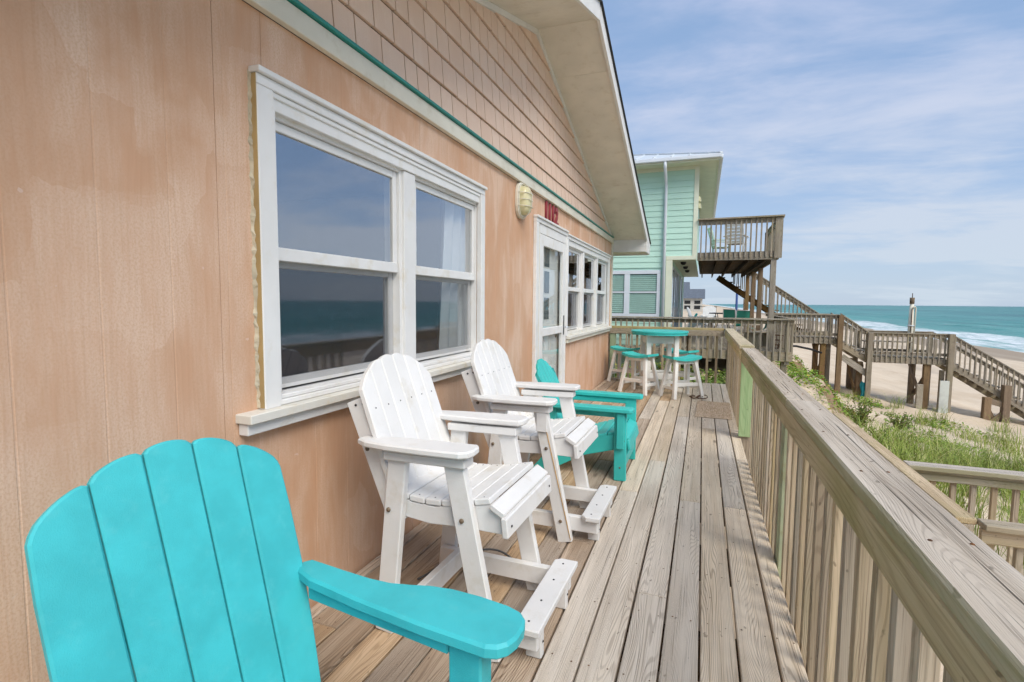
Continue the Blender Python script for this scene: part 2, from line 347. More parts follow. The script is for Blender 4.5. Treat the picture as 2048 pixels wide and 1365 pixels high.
VINE = leaf('vine_leaf', (0.11, 0.22, 0.02), (0.22, 0.33, 0.035), (0.40, 0.34, 0.06))
BUSH = leaf('shrub_leaf', (0.08, 0.15, 0.02), (0.20, 0.27, 0.05), (0.34, 0.30, 0.07))
def matm():
    s = NB('coir_loop_mat'); v = s.coords(per_object=False)
    g = s.n('ShaderNodeNewGeometry'); n = s.noise(v, 14, 3, 0.6)
    c = s.mix(s.rng(g.outputs['Random Per Island'], 0, 1, 0, 1, False), (0.40, 0.30, 0.20), (0.74, 0.62, 0.49))
    return s.done(s.mix(s.rng(n, 0.35, 0.65, 0, 0.5), c, (0.55, 0.43, 0.31)), 0.95, 0.1)
MATM = matm()

# ------------------------------------------------------------------ building helpers
WM = {}            # world matrix of every object
TH = {}            # placement of the thing a part belongs to
def link(o, world=None, parent=None):
    COL.objects.link(o)
    world = world or Matrix.Identity(4)
    if parent is not None:
        o.parent = parent; o.matrix_basis = WM[parent.name].inverted() @ world
    else: o.matrix_basis = world
    WM[o.name] = world
    return o
def tag(o, label=None, cat=None, group=None, kind=None):
    if label: o['label'] = label
    if cat: o['category'] = cat
    if group: o['group'] = group
    if kind: o['kind'] = kind
    return o
def thing(name, label, cat, loc=(0, 0, 0), rot=0.0, group=None, world=False, kind=None, scale=1.0):
    """an Empty at the thing's base; parts are given in its own frame (or in world coordinates when world=True)"""
    o = bpy.data.objects.new(name, None); o.empty_display_size = 0.1
    W = Matrix.Translation(loc) @ Matrix.Rotation(rot, 4, 'Z') @ Matrix.Scale(scale, 4)
    link(o, W); tag(o, label, cat, group, kind)
    TH[o.name] = Matrix.Identity(4) if world else W
    return o
def frame_of(parent):
    p = parent
    while p is not None:
        if p.name in TH: return TH[p.name]
        p = p.parent
    return Matrix.Identity(4)
def put(name, me, mat, parent=None, M=None):
    if mat is not None and not me.materials: me.materials.append(mat)
    elif mat is not None and me.materials[0] is not mat:
        me = me.copy(); me.materials.clear(); me.materials.append(mat)
    o = bpy.data.objects.new(name, me)
    return link(o, frame_of(parent) @ (M or Matrix.Identity(4)), parent)
def pymesh(name, verts, faces, smooth=False):
    me = bpy.data.meshes.new(name); me.from_pydata([tuple(v) for v in verts], [], faces); me.validate(); me.update()
    if smooth: me.polygons.foreach_set('use_smooth', [True] * len(me.polygons))
    return me
def fixn(me):
    bm = bmesh.new(); bm.from_mesh(me); bmesh.ops.recalc_face_normals(bm, faces=bm.faces); bm.to_mesh(me); bm.free(); return me
CACHE = {}
def bar_mesh(L, w, t, bev, mat):
    key = ('bar', round(L, 3), round(w, 4), round(t, 4), round(bev, 4), mat.name if mat else '')
    if key in CACHE: return CACHE[key]
    a, b = w / 2, t / 2; c = min(bev, a * .45, b * .45)
    prof = [(-a + c, -b), (a - c, -b), (a, -b + c), (a, b - c), (a - c, b), (-a + c, b), (-a, b - c), (-a, -b + c)]
    h = L / 2; vs = []
    e = c * 0.8
    pin = [(y * (1 - c / a), z * (1 - c / b)) for y, z in prof]
    for x, pr in ((-h, pin), (-h + e, prof), (h - e, prof), (h, pin)):
        vs += [(x, y, z) for y, z in pr]
    fs = [tuple(range(7, -1, -1)), tuple(range(24, 32))]
    for k in range(3):
        for i in range(8):
            j = (i + 1) % 8; fs.append((k * 8 + i, k * 8 + j, k * 8 + 8 + j, k * 8 + 8 + i))
    me = fixn(pymesh('bar', vs, fs)); CACHE[key] = me
    if mat: me.materials.append(mat)
    return me
def beam(name, a, b, w, t, mat, parent=None, upv=(0, 0, 1), bev=0.003, ext=0.0):
    """bar from a to b; w across, t along the given up direction; grain runs along it"""
    a = Vector(a); b = Vector(b); d = (b - a); L = d.length + 2 * ext; d.normalize()
    u = Vector(upv); s = u.cross(d)
    if s.length < 1e-5: u = Vector((1, 0, 0)); s = u.cross(d)
    s.normalize(); u = d.cross(s)
    M = Matrix.Identity(4)
    for i in range(3): M[i][0] = d[i]; M[i][1] = s[i]; M[i][2] = u[i]; M[i][3] = ((a + b) / 2)[i]
    return put(name, bar_mesh(L, w, t, bev, mat), mat, parent, M)
def block(name, x0, x1, y0, y1, z0, z1, mat, parent=None, bev=0.003):
    d = (x1 - x0, y1 - y0, z1 - z0); c = ((x0 + x1) / 2, (y0 + y1) / 2, (z0 + z1) / 2)
    k = max(range(3), key=lambda i: d[i])
    if k == 0: return beam(name, (x0, c[1], c[2]), (x1, c[1], c[2]), d[1], d[2], mat, parent, (0, 0, 1), bev)
    if k == 1: return beam(name, (c[0], y0, c[2]), (c[0], y1, c[2]), d[0], d[2], mat, parent, (0, 0, 1), bev)
    return beam(name, (c[0], c[1], z0), (c[0], c[1], z1), d[1], d[0], mat, parent, (1, 0, 0), bev)
def plate_mesh(pts, th, bev=0.004):
    """outline in local XY (long side along X when grain matters) given thickness th, edges eased"""
    n = len(pts); cx = sum(p[0] for p in pts) / n; cy = sum(p[1] for p in pts) / n
    def inset(d):
        out_ = []
        for i in range(n):
            p0 = Vector(pts[i - 1]); p = Vector(pts[i]); p1 = Vector(pts[(i + 1) % n])
            e0 = (p - p0); e1 = (p1 - p)
            if e0.length < 1e-9 or e1.length < 1e-9: out_.append(tuple(p)); continue
            n0 = Vector((e0.y, -e0.x)).normalized(); n1_ = Vector((e1.y, -e1.x)).normalized(); nn = n0 + n1_
            if nn.length < 1e-6: nn = n0
            nn.normalize(); k = max(0.5, nn.dot(n0)); q = p - nn * (d / k)
            out_.append((q.x, q.y))
        return out_
    area = sum(pts[i][0] * pts[(i + 1) % n][1] - pts[(i + 1) % n][0] * pts[i][1] for i in range(n))
    if area < 0: pts = pts[::-1]
    pin = inset(bev); h = th / 2
    vs = [(x, y, -h) for x, y in pin] + [(x, y, -h + bev) for x, y in pts] + [(x, y, h - bev) for x, y in pts] + [(x, y, h) for x, y in pin]
    fs = [tuple(range(n - 1, -1, -1)), tuple(range(3 * n, 4 * n))]
    for k in range(3):
        for i in range(n):
            j = (i + 1) % n; fs.append((k * n + i, k * n + j, (k + 1) * n + j, (k + 1) * n + i))
    return fixn(pymesh('plate', vs, fs))
def basis(o, x, y):
    x = Vector(x).normalized(); y = Vector(y); z = x.cross(y).normalized(); y = z.cross(x); M = Matrix.Identity(4)
    for i in range(3): M[i][0] = x[i]; M[i][1] = y[i]; M[i][2] = z[i]; M[i][3] = Vector(o)[i]
    return M
def tube_mesh(pts, r, sides=8, closed=False, radii=None):
    P = [Vector(p) for p in pts]; n = len(P); vs = []; fs = []
    prev = None
    for i, p in enumerate(P):
        if closed: d = P[(i + 1) % n] - P[i - 1]
        else: d = P[min(i + 1, n - 1)] - P[max(i - 1, 0)]
        d.normalize()
        if prev is None:
            u = Vector((0, 0, 1)) if abs(d.z) < 0.9 else Vector((1, 0, 0)); u = (u - d * u.dot(d)).normalized()
        else: u = (prev - d * prev.dot(d)).normalized()
        prev = u; s = d.cross(u); rr = radii[i] if radii else r
        for k in range(sides):
            a = 2 * math.pi * k / sides; vs.append(p + (u * math.cos(a) + s * math.sin(a)) * rr)
    for i in range(n if closed else n - 1):
        j = (i + 1) % n
        for k in range(sides):
            l = (k + 1) % sides; fs.append((i * sides + k, i * sides + l, j * sides + l, j * sides + k))
    if not closed: fs += [tuple(range(sides - 1, -1, -1)), tuple(range((n - 1) * sides, n * sides))]
    return fixn(pymesh('tube', vs, fs, True))
def tube(name, pts, r, mat, parent=None, sides=8, closed=False, radii=None):
    return put(name, tube_mesh(pts, r, sides, closed, radii), mat, parent)
def dome_mesh(r, h, sides=10):
    vs = []; fs = []
    for k, (rr, z) in enumerate(((1, 0), (0.92, 0.55), (0.55, 0.92))):
        vs += [(r * rr * math.cos(2 * math.pi * i / sides), r * rr * math.sin(2 * math.pi * i / sides), h * z) for i in range(sides)]
    vs.append((0, 0, h))
    for k in range(2):
        for i in range(sides):
            j = (i + 1) % sides; fs.append((k * sides + i, k * sides + j, k * sides + sides + j, k * sides + sides + i))
    for i in range(sides): fs.append((2 * sides + i, 2 * sides + (i + 1) % sides, 3 * sides))
    return pymesh('dome', vs, fs, True)
def bolt(p, nrm, parent, r=0.009, mat=None, name='bolt'):
    mat = mat or BOLT
    key = ('bolt', round(r, 4), mat.name)
    if key not in CACHE:
        CACHE[key] = dome_mesh(r, r * 0.7); CACHE[key].materials.append(mat)
    q = Vector(nrm).to_track_quat('Z', 'Y').to_matrix().to_4x4()
    return put(name, CACHE[key], mat, parent, Matrix.Translation(p) @ q)
def sheet_box(name, x0, x1, y0, y1, z0, z1, mat, parent=None):
    vs = [(x, y, z) for x in (x0, x1) for y in (y0, y1) for z in (z0, z1)]
    fs = [(0, 1, 3, 2), (4, 6, 7, 5), (0, 4, 5, 1), (2, 3, 7, 6), (0, 2, 6, 4), (1, 5, 7, 3)]
    return put(name, fixn(pymesh('sheet', vs, fs)), mat, parent)

# ------------------------------------------------------------------ ground, beach, sea
PX = [-400, 2.6, 3.4, 4, 5, 6, 8.5, 10.7, 16, 30, 37, 60, 80]
PZ = [-.6, -.6, -.75, -1.0, -1.4, -1.7, -2.05, -2.35, -3.0, -3.75, -4.02, -5, -6]
def sm(v): return 1 / (1 + math.exp(max(-40, min(40, -v))))
def ground_z(x, y, rough=True):
    z = float(np.interp(x, PX, PZ))
    edge = 4.2 + 0.35 * math.sin(y * 1.1) + 0.2 * math.sin(y * 2.7 + 1)
    k = sm((y - 13.0 + 0.5 * math.sin(x * 2.1)) * 3.2) * sm((edge - x) * 9)
    z = z * (1 - k) + (-0.36) * k
    if rough:
        a = 0.05 if x < 2.5 else (0.14 if x < 12 else 0.06)
        z += a * mnoise.noise(Vector((x * 0.7, y * 0.7, 3.3))) + a * 0.35 * mnoise.noise(Vector((x * 2.3, y * 2.3, 8.1)))
    return z
def axis_pts(segs):
    r_ = []
    for a, b, st in segs:
        n = max(1, int(round((b - a) / st))); r_ += [a + (b - a) * i / n for i in range(n)]
    return r_ + [segs[-1][1]]
gx = axis_pts([(-300, -20, 40), (-20, 2, 2.0), (2, 12, 0.16), (12, 40, 1.0), (40, 80, 8)])
gy = axis_pts([(-400, -20, 40), (-20, 3, 2.0), (3, 24, 0.2), (24, 60, 2.0), (60, 400, 20), (400, 2500, 150)])
gv = [(x, y, ground_z(x, y)) for y in gy for x in gx]; nx = len(gx)
gf = [(j * nx + i, j * nx + i + 1, (j + 1) * nx + i + 1, (j + 1) * nx + i) for j in range(len(gy) - 1) for i in range(nx - 1)]
tag(put('sand_dune_and_beach', pymesh('terrain', gv, gf, True), SAND), 'pale sand dune falling to the wide beach', kind='structure')
# sea with real swell in the near water
sx = axis_pts([(34.5, 40, 1.0), (40, 110, 1.3), (110, 300, 10), (300, 2000, 170), (2000, 26000, 6000)])
sy = axis_pts([(-20000, -1000, 4000), (-1000, 0, 100), (0, 220, 2.5), (220, 600, 20), (600, 4000, 200), (4000, 30000, 5000)])
def sea_z(x, y):
    if x > 140 or y > 400 or y < -200: return -4.0
    wob = 6 * mnoise.noise(Vector((y * 0.02, x * 0.01, 0))) + 2 * mnoise.noise(Vector((y * 0.06, 1.3, 0)))
    ph = (x + wob) / 15.0 * 2 * math.pi
    amp = 0.42 * max(0.0, min(1, (x - 38) / 18.0)) * max(0.0, min(1, (140 - x) / 60.0))
    amp *= 0.35 + 0.9 * max(0, mnoise.noise(Vector((x * 0.03, y * 0.022, 5.0))) + 0.3)
    s_ = math.sin(ph); return -4.0 + amp * (max(0, s_) ** 2.5 * 1.6 + 0.2 * s_) + 0.08 * mnoise.noise(Vector((x * 0.3, y * 0.12, 2)))
sv = [(x, y, sea_z(x, y)) for y in sy for x in sx]; nx = len(sx)
sf = [(j * nx + i, j * nx + i + 1, (j + 1) * nx + i + 1, (j + 1) * nx + i) for j in range(len(sy) - 1) for i in range(nx - 1)]
tag(put('sea', pymesh('sea', sv, sf, True), SEA), 'green sea with white surf rolling onto the beach', kind='structure')

# ------------------------------------------------------------------ the peach house
PEAK_Y, PEAK_Z, SLOPE = 4.70, 3.80, 0.312
HY0, HY1 = 0.20, 9.20
house = thing('beach_house', 'peach painted beach house with shingled gable and white windows along the deck', 'house', (0, 4.7, 0), world=True)
def groove_panel(y0, y1, z0, z1):
    """sheet of grooved plywood in the plane x=0, grooves every 0.203 m"""
    ys = [y0]; g0 = 0.32; k = math.ceil((y0 - g0) / 0.203)
    prof = [(y0, 0.0)]
    while True:
        g = g0 + k * 0.203; k += 1
        if g > y1 - 0.01: break
        if g < y0 + 0.01: continue
        w_ = 0.0013
        prof += [(g - w_ - 0.002, 0.0), (g - w_, -0.0009), (g + w_, -0.0009), (g + w_ + 0.002, 0.0)]
    prof.append((y1, 0.0))
    vs = []; fs = []
    for y, x in prof: vs += [(x, y, z0), (x, y, z1)]
    for i in range(len(prof) - 1): fs.append((2 * i, 2 * i + 2, 2 * i + 3, 2 * i + 1))
    b = len(vs); vs += [(-0.015, y0, z0), (-0.015, y1, z0), (-0.015, y1, z1), (-0.015, y0, z1)]
    n = len(prof)
    fs += [(b, b + 3, b + 2, b + 1), (0, 1, b + 3, b), (2 * n - 2, b + 1, b + 2, 2 * n - 1)]
    return put('siding_panel', fixn(pymesh('siding', vs, fs)), PEACH, house)
ZB = 2.335
SP = [(HY0 + .02, 1.3), (1.303, 1.45)]
for y0, y1, z0, z1 in [(HY0 + .02, 1.30, -.2, ZB), (1.302, 1.50, .86, ZB), (1.302, 2.52, -.2, .86), (2.522, 3.46, -.2, .86), (1.502, 2.62, 2.06, ZB), (2.622, 3.42, 2.06, ZB),
                       (3.42, 3.80, .86, ZB), (3.462, 3.80, -.2, .858), (3.802, 4.76, -.2, ZB), (4.762, 5.96, 2.08, ZB), (5.962, 7.2, 2.03, ZB), (7.202, 8.9, 2.03, ZB),
                       (5.962, 7.2, -.2, .87), (7.202, 8.9, -.2, .87), (8.902, HY1 - .02, -.2, ZB)]:
    groove_panel(y0, y1, z0, z1)
# corner boards, belt board and its teal flashing
block('corner_board', -0.06, 0.022, HY1 - 0.07, HY1 + 0.02, -0.2, 2.36, CREAM, house)
block('corner_board', -0.06, 0.022, HY0 - 0.02, HY0 + 0.07, -0.2, 2.36, CREAM, house)
block('belt_board', 0.002, 0.034, HY0, HY1, 2.335, 2.422, CREAM, house)
beam('flashing', (0.026, HY0, 2.432), (0.026, HY1, 2.432), 0.05, 0.016, TEALF, house, bev=0.002)
# gable: brown backing for joints and painted butt shadow lines, and individual shingles
def rake(y): return PEAK_Z - SLOPE * abs(y - PEAK_Y)
bk = [(0.001, HY0, 2.425), (0.001, HY1, 2.425), (0.001, HY1, rake(HY1)), (0.001, PEAK_Y, PEAK_Z), (0.001, HY0, rake(HY0))]
put('gable_sheathing', pymesh('gable', bk, [(0, 1, 2, 3, 4)]), GAPB, house)
def clip(poly, a, b, c):      # keep a*y+b*z<=c
    out_ = []
    for i in range(len(poly)):
        p, q = poly[i - 1], poly[i]; dp = a * p[0] + b * p[1] - c; dq = a * q[0] + b * q[1] - c
        if dp * dq < 0:
            t = dp / (dp - dq); out_.append((p[0] + (q[0] - p[0]) * t, p[1] + (q[1] - p[1]) * t))
        if dq <= 0: out_.append(q)
    return out_
def shingle(y0, y1, z0, z1):
    poly = [(y0, z0), (y1, z0), (y1, z1), (y0, z1)]; lim = PEAK_Z - 0.025
    poly = clip(poly, SLOPE, 1, lim + SLOPE * PEAK_Y)
    if len(poly) >= 3: poly = clip(poly, -SLOPE, 1, lim - SLOPE * PEAK_Y)
    if len(poly) < 3: return
    if max(p[0] for p in poly) - min(p[0] for p in poly) < 0.02: return
    n = len(poly)
    def fx(z): return 0.020 - 0.085 * (z - z0)          # butt end proud, tapering upwards
    cy, cz = poly[0]
    vs = [(fx(z), y - cy, z - cz) for y, z in poly] + [(0.0018, y - cy, z - cz) for y, z in poly]
    fs = [tuple(range(n)), tuple(range(2 * n - 1, n - 1, -1))] + [(i, i + n, (i + 1) % n + n, (i + 1) % n) for i in range(n)]
    put('shingle', fixn(pymesh('shingle', vs, fs)), PEACHS, house, Matrix.Translation((0, cy, cz)))
zrow = [2.441, 2.605, 2.772, 2.940, 3.108, 3.277, 3.446, 3.615]
for k, z0 in enumerate(zrow):
    z1 = (zrow[k + 1] if k + 1 < len(zrow) else z0 + 0.17) - 0.0075  # gap bares the brown backing as a painted shadow line under each butt
    hw = (PEAK_Z - z0) / SLOPE; y = max(HY0 + 0.02, PEAK_Y - hw); ye = min(HY1 - 0.02, PEAK_Y + hw)
    y -= random.uniform(0, 0.1)
    while y < ye:
        w_ = random.choice((0.125, 0.15, 0.17, 0.19, 0.21, 0.235)); y1 = min(y + w_, ye)
        if max(y, HY0 + .02) < y1 - 0.02: shingle(max(y, HY0 + .02), y1 - 0.0080, z0 + random.uniform(-.002, .002), z1)
        y += w_
# roof, soffit panels, rake boards, boxed eaves
EY0, EY1, OUT = HY0 - 0.52, HY1 + 0.52, 0.60
for sgn, ye in ((1, EY1), (-1, EY0)):
    def zz(y): return rake(y)
    ysp = [PEAK_Y, PEAK_Y + sgn * 0.62, PEAK_Y + sgn * 2.75, PEAK_Y + sgn * 4.5] if sgn > 0 else [PEAK_Y, PEAK_Y - 2.3, PEAK_Y - 4.5]
    for i in range(len(ysp) - 1):
        a, b = ysp[i] + sgn * 0.002, ysp[i + 1] - sgn * 0.002
        vs = [(0.0, a, zz(a)), (OUT - .03, a, zz(a)), (OUT - .03, b, zz(b)), (0.0, b, zz(b))]; vs += [(x, y, z + 0.012) for x, y, z in vs]
        put('soffit_panel', fixn(pymesh('soffit', vs, [(0, 1, 2, 3), (7, 6, 5, 4), (0, 4, 5, 1), (1, 5, 6, 2), (2, 6, 7, 3), (3, 7, 4, 0)])), SOFFIT, house)
    ang = Vector((0, sgn, -SLOPE)).normalized(); nrm = Vector((0, sgn * SLOPE, 1)).normalized()
    pk = Vector((0, PEAK_Y, PEAK_Z))
    end = Vector((0, ye, rake(ye)))
    beam('rake_board', pk + Vector((OUT - .015, 0, .055)), end + Vector((OUT - .015, 0, .055)), 0.028, 0.145, WHITEF, house, nrm, 0.002)
    beam('drip_edge', pk + Vector((OUT + .004, 0, .135)), end + Vector((OUT + .004, 0, .135)), 0.03, 0.012, DARKM, house, nrm, 0.001)
    beam('rake_trim', pk + Vector((.012, 0, -.022)) , Vector((.012, HY1 if sgn > 0 else HY0, rake(HY1))) + Vector((0, 0, -.022)), 0.036, 0.042, WHITEF, house, nrm, 0.002)
    # roof slab
    vs = []
    for x in (OUT - .002, -7.0):
        for y, dz in ((PEAK_Y, 0.135), (ye, 0.135), (ye, 0.06), (PEAK_Y, 0.06)): vs.append((x, y, rake(y) + dz))
    put('roof', fixn(pymesh('roof', vs, [(0, 1, 2, 3), (7, 6, 5, 4), (0, 4, 5, 1), (1, 5, 6, 2), (2, 6, 7, 3), (3, 7, 4, 0)])), GREYR, house)
    yw = HY1 if sgn > 0 else HY0
    ze = 2.19
    vs = [(0.023, yw, ze), (OUT - .032, yw, ze), (OUT - .032, yw, rake(yw)), (0.023, yw, rake(yw))]
    vs += [(x, y + sgn * 0.014, z) for x, y, z in vs]
    put('eave_end_board', fixn(pymesh('eave', vs, [(0, 1, 2, 3), (7, 6, 5, 4), (0, 4, 5, 1), (1, 5, 6, 2), (2, 6, 7, 3), (3, 7, 4, 0)])), WHITEF, house)
    ya, yb = sorted((yw + sgn * .016, ye - sgn * .02))
    block('eave_soffit', -6.9, OUT - .032, ya, yb, ze + .004, ze + .018, SOFFIT, house)
    yc, yd = sorted((ye - sgn * .02, ye)); block('eave_fascia', -6.9, OUT - .032, yc, yd, ze - .02, 2.30, WHITEF, house)
    # rake board runs down over the eave end
    tri = [(OUT - .029, yw, ze - .01), (OUT - .029, ye, ze - .01), (OUT - .029, ye, rake(ye) + .02), (OUT - .029, yw, rake(yw) + .02)]
    tri += [(x + .026, y, z) for x, y, z in tri]
    put('eave_return', fixn(pymesh('ret', tri, [(0, 1, 2, 3), (7, 6, 5, 4), (0, 4, 5, 1), (1, 5, 6, 2), (2, 6, 7, 3), (3, 7, 4, 0)])), WHITEF, house)
# side and back walls, room behind the windows
sheet_box('side_wall', -6.6, -0.062, HY1 - 0.02, HY1 - 0.0, -0.2, 2.5, PEACH, house)
sheet_box('side_wall', -6.6, -0.062, HY0, HY0 + 0.02, -0.2, 2.5, PEACH, house)
sheet_box('back_wall', -6.62, -6.60, HY0, HY1, -0.2, 3.4, PEACH, house)
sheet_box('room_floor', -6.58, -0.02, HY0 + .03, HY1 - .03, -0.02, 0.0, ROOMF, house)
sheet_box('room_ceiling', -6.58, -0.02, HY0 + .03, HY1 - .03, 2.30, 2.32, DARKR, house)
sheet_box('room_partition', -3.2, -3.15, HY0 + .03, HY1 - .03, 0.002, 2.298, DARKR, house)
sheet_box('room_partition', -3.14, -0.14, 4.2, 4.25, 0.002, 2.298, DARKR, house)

# windows ---------------------------------------------------------------
def pane(name, y0, y1, z0, z1, x, mat, parent):
    vs = [(x, y0, z0), (x, y1, z0), (x, y1, z1), (x, y0, z1)]
    return put(name, pymesh('pane', vs, [(0, 1, 2, 3)]), mat, parent)
def sub(name, world_parent):
    o = bpy.data.objects.new(name, None); o.empty_display_size = .1
    link(o, WM[world_parent.name], world_parent); return o
def double_hung(w, y0, y1, zb, zm, zt, screened, st=0.036):
    """glass opening y0..y1, zb..zt with the meeting rail at zm; the lower sash sits further in"""
    xo, xi = -0.018, -0.048
    # jamb liner
    for a, b in ((y0 - st - .03, y0 - st - .002), (y1 + st + .002, y1 + st + .03)): block('jamb', -0.10, -0.004, a, b, zb - st - .03, zt + st + .03, WHITEW, w, .002)
    block('head_jamb', -0.10, -0.004, y0 - st - .002, y1 + st + .002, zt + st + .002, zt + st + .03, WHITEW, w, .002)
    # upper sash
    block('sash_stile', xo - .026, xo, y0 - st, y0, zm - .002, zt + st, WHITEW, w); block('sash_stile', xo - .026, xo, y1, y1 + st, zm - .002, zt + st, WHITEW, w)
    block('sash_rail', xo - .026, xo, y0 + .001, y1 - .001, zt, zt + st, WHITEW, w); block('meeting_rail', xo - .026, xo + .004, y0 - st + .001, y1 + st - .001, zm - .026, zm + .026, WHITEW, w)
    pane('pane', y0, y1, zm + .026, zt, xo - .011, GLASSU, w)
    # lower sash
    block('sash_stile', xi - .026, xi, y0 - st, y0 + .004, zb - .03, zm - .004, WHITEW, w); block('sash_stile', xi - .026, xi, y1 - .004, y1 + st, zb - .03, zm - .004, WHITEW, w)
    block('sash_rail', xi - .026, xi, y0 + .005, y1 - .005, zb - .03, zb + .012, WHITEW, w); block('sash_rail', xi - .026, xi, y0 + .005, y1 - .005, zm - .052, zm - .022, WHITEW, w)
    pane('pane', y0 + .004, y1 - .004, zb + .012, zm - .05, xi - .011, GLASS, w)
    if screened:
        pane('insect_screen', y0 - .01, y1 + .01, zb - .01, zm - .028, xi + .018, SCREEN, w)
def curtain(parent, y0, y1, z0, z1, x, seed, lean=0.0):
    rr = random.Random(seed); vs = []; fs = []; n, m = 40, 6; ph = rr.uniform(0, 6)
    for j in range(m + 1):
        t = j / m
        for i in range(n + 1):
            s_ = i / n; y = y0 + (y1 - y0) * s_ + lean * (1 - t) * (1 - s_); z = z0 + (z1 - z0) * t
            vs.append((x + 0.022 * math.sin(s_ * 34 + ph + t) + 0.012 * math.sin(s_ * 71 + ph * 2), y, z))
    for j in range(m):
        for i in range(n): a = j * (n + 1) + i; fs.append((a, a + 1, a + n + 2, a + n + 1))
    return put('curtain', pymesh('curtain', vs, fs, True), CURT, parent)
tw = sub('twin_window', house)
double_hung(tw, 1.575, 2.375, 0.975, 1.478, 1.945, True)
double_hung(tw, 2.612, 3.375, 0.975, 1.478, 1.945, True)
block('casing', 0.001, 0.036, 1.445, 1.522, 0.895, 2.062, WHITEW, tw); block('casing', 0.001, 0.036, 3.4115, 3.478, 0.895, 2.062, WHITEW, tw)
block('casing', 0.001, 0.024, 1.5225, 1.54, 0.895, 2.0, WHITEW, tw)
block('mullion', -0.06, 0.012, 2.435, 2.552, 0.895, 1.996, WHITEW, tw)
block('head_board', -0.02, 0.020, 1.5235, 3.410, 1.998, 2.062, WHITEW, tw)
block('head_casing', 0.001, 0.036, 1.445, 3.478, 2.063, 2.100, WHITEW, tw)
block('head_moulding', 0.001, 0.028, 1.524, 3.410, 2.042, 2.0625, WHITEW, tw)
block('drip_cap', 0.001, 0.052, 1.440, 3.484, 2.101, 2.122, WHITEW, tw)
for x1, za, zb_ in ((0.018, .918, .935), (0.030, .897, .917)): block('sill_board', -0.10, x1, 1.5235, 3.410, za, zb_, WHITEW, tw)
block('sill', -0.10, 0.072, 1.345, 3.535, 0.862, 0.8955, SILLM, tw)
block('apron', 0.001, 0.046, 1.355, 3.525, 0.818, 0.8615, WHITEW, tw)
cv = []; cf = []; rr = random.Random(3)           # cracked caulk down the left side
for i in range(70):
    z = 0.90 + i * (1.21 / 69); w_ = 0.002 + 0.009 * rr.random() ** 2; cv += [(0.008 + .010 * rr.random(), 1.442, z), (0.002, 1.443 - w_, z), (-0.004, 1.443 - w_ - .002, z)]
for i in range(69): a = 3 * i; cf += [(a, a + 3, a + 4, a + 1), (a + 1, a + 4, a + 5, a + 2)]
put('caulk', pymesh('caulk', cv, cf), CAULK, tw)
block('raw_edge', 0.004, 0.032, 1.4425, 1.4452, 0.90, 2.098, paint('raw_wood_edge', (0.46, 0.33, 0.15), .8, .1), tw, 0.0008)
curtain(tw, 3.10, 3.75, 0.9, 2.02, -0.105, 4, -0.12)

tr = sub('triple_window', house)
UN = [(6.035, 6.765), (6.985, 7.725), (7.945, 8.675)]
for a, b in UN: double_hung(tr, a, b, 0.985, 1.468, 1.925, True, 0.034)
block('casing', 0.001, 0.036, 5.905, 5.965, 0.905, 2.04, WHITEW, tr); block('casing', 0.001, 0.036, 8.745, 8.83, 0.905, 2.04, WHITEW, tr); block('casing', 0.001, 0.026, 8.8315, 8.90, 0.905, 2.04, SILLM, tr)
for k in range(2): block('mullion', -0.06, 0.014, UN[k][1] + .066, UN[k + 1][0] - .066, 0.905, 1.972, WHITEW, tr)
block('head_board', -0.02, 0.020, 5.966, 8.744, 1.974, 2.04, WHITEW, tr)
block('head_casing', 0.001, 0.036, 5.905, 8.90, 2.041, 2.080, WHITEW, tr); block('drip_cap', 0.001, 0.052, 5.90, 8.91, 2.081, 2.10, WHITEW, tr)
block('sill_board', -0.10, 0.030, 5.966, 8.744, .905, .945, SILLM, tr)
block('sill', -0.10, 0.072, 5.93, 8.93, 0.868, 0.9045, SILLM, tr); block('apron', 0.001, 0.046, 5.94, 8.92, 0.818, 0.8675, CREAM, tr)
for k, (a, b) in enumerate(UN): curtain(tr, a - .05, b + .05, 1.5, 1.72, -0.35, 10 + k)

# storm door with the inner door behind it
dr = sub('storm_door', house); paint('dim_pane', (.10, .13, .14), .15, .1)
block('casing', 0.001, 0.036, 4.715, 4.80, 0.012, 2.066, WHITEW, dr); block('casing', 0.001, 0.024, 4.801, 4.86, 0.012, 2.03, CREAM, dr)
block('casing', 0.001, 0.030, 5.868, 5.904, 0.012, 2.066, WHITEW, dr)
block('head_casing', 0.001, 0.036, 4.715, 5.904, 2.067, 2.105, WHITEW, dr); block('drip_cap', 0.001, 0.052, 4.71, 5.906, 2.106, 2.128, WHITEW, dr)
block('head_casing', 0.001, 0.024, 4.861, 5.867, 1.975, 2.066, WHITEW, dr)
block('door_stile', -0.012, 0.024, 4.866, 4.985, 0.03, 1.972, WHITEW, dr); block('door_stile', -0.012, 0.024, 5.755, 5.864, 0.03, 1.972, WHITEW, dr)
for a, b in ((0.03, 0.20), (0.955, 1.035), (1.865, 1.972)): block('door_rail', -0.012, 0.022, 4.986, 5.754, a, b, WHITEW, dr)
pane('pane', 4.98, 5.76, 1.03, 1.87, 0.004, GLASSD, dr); pane('pane', 4.98, 5.76, 0.195, 0.96, 0.004, GLASSD, dr)
block('handle_plate', 0.0245, 0.030, 5.80, 5.826, 0.93, 1.15, DARKM, dr); tube('handle', [(0.03, 5.813, 1.02), (0.065, 5.813, 1.02), (0.075, 5.80, 1.02), (0.075, 5.73, 1.015)], 0.008, GUTTER, dr)
block('inner_door', -0.085, -0.045, 5.20, 5.86, 0.02, 1.96, WHITEW, dr); block('inner_door', -0.085, -0.045, 4.87, 5.198, 0.02, 1.96, WHITEW, dr)
for z in (1.12, 1.40, 1.68): pane('inner_pane', 5.24, 5.42, z, z + .23, -0.041, MATS['dim_pane'], dr)
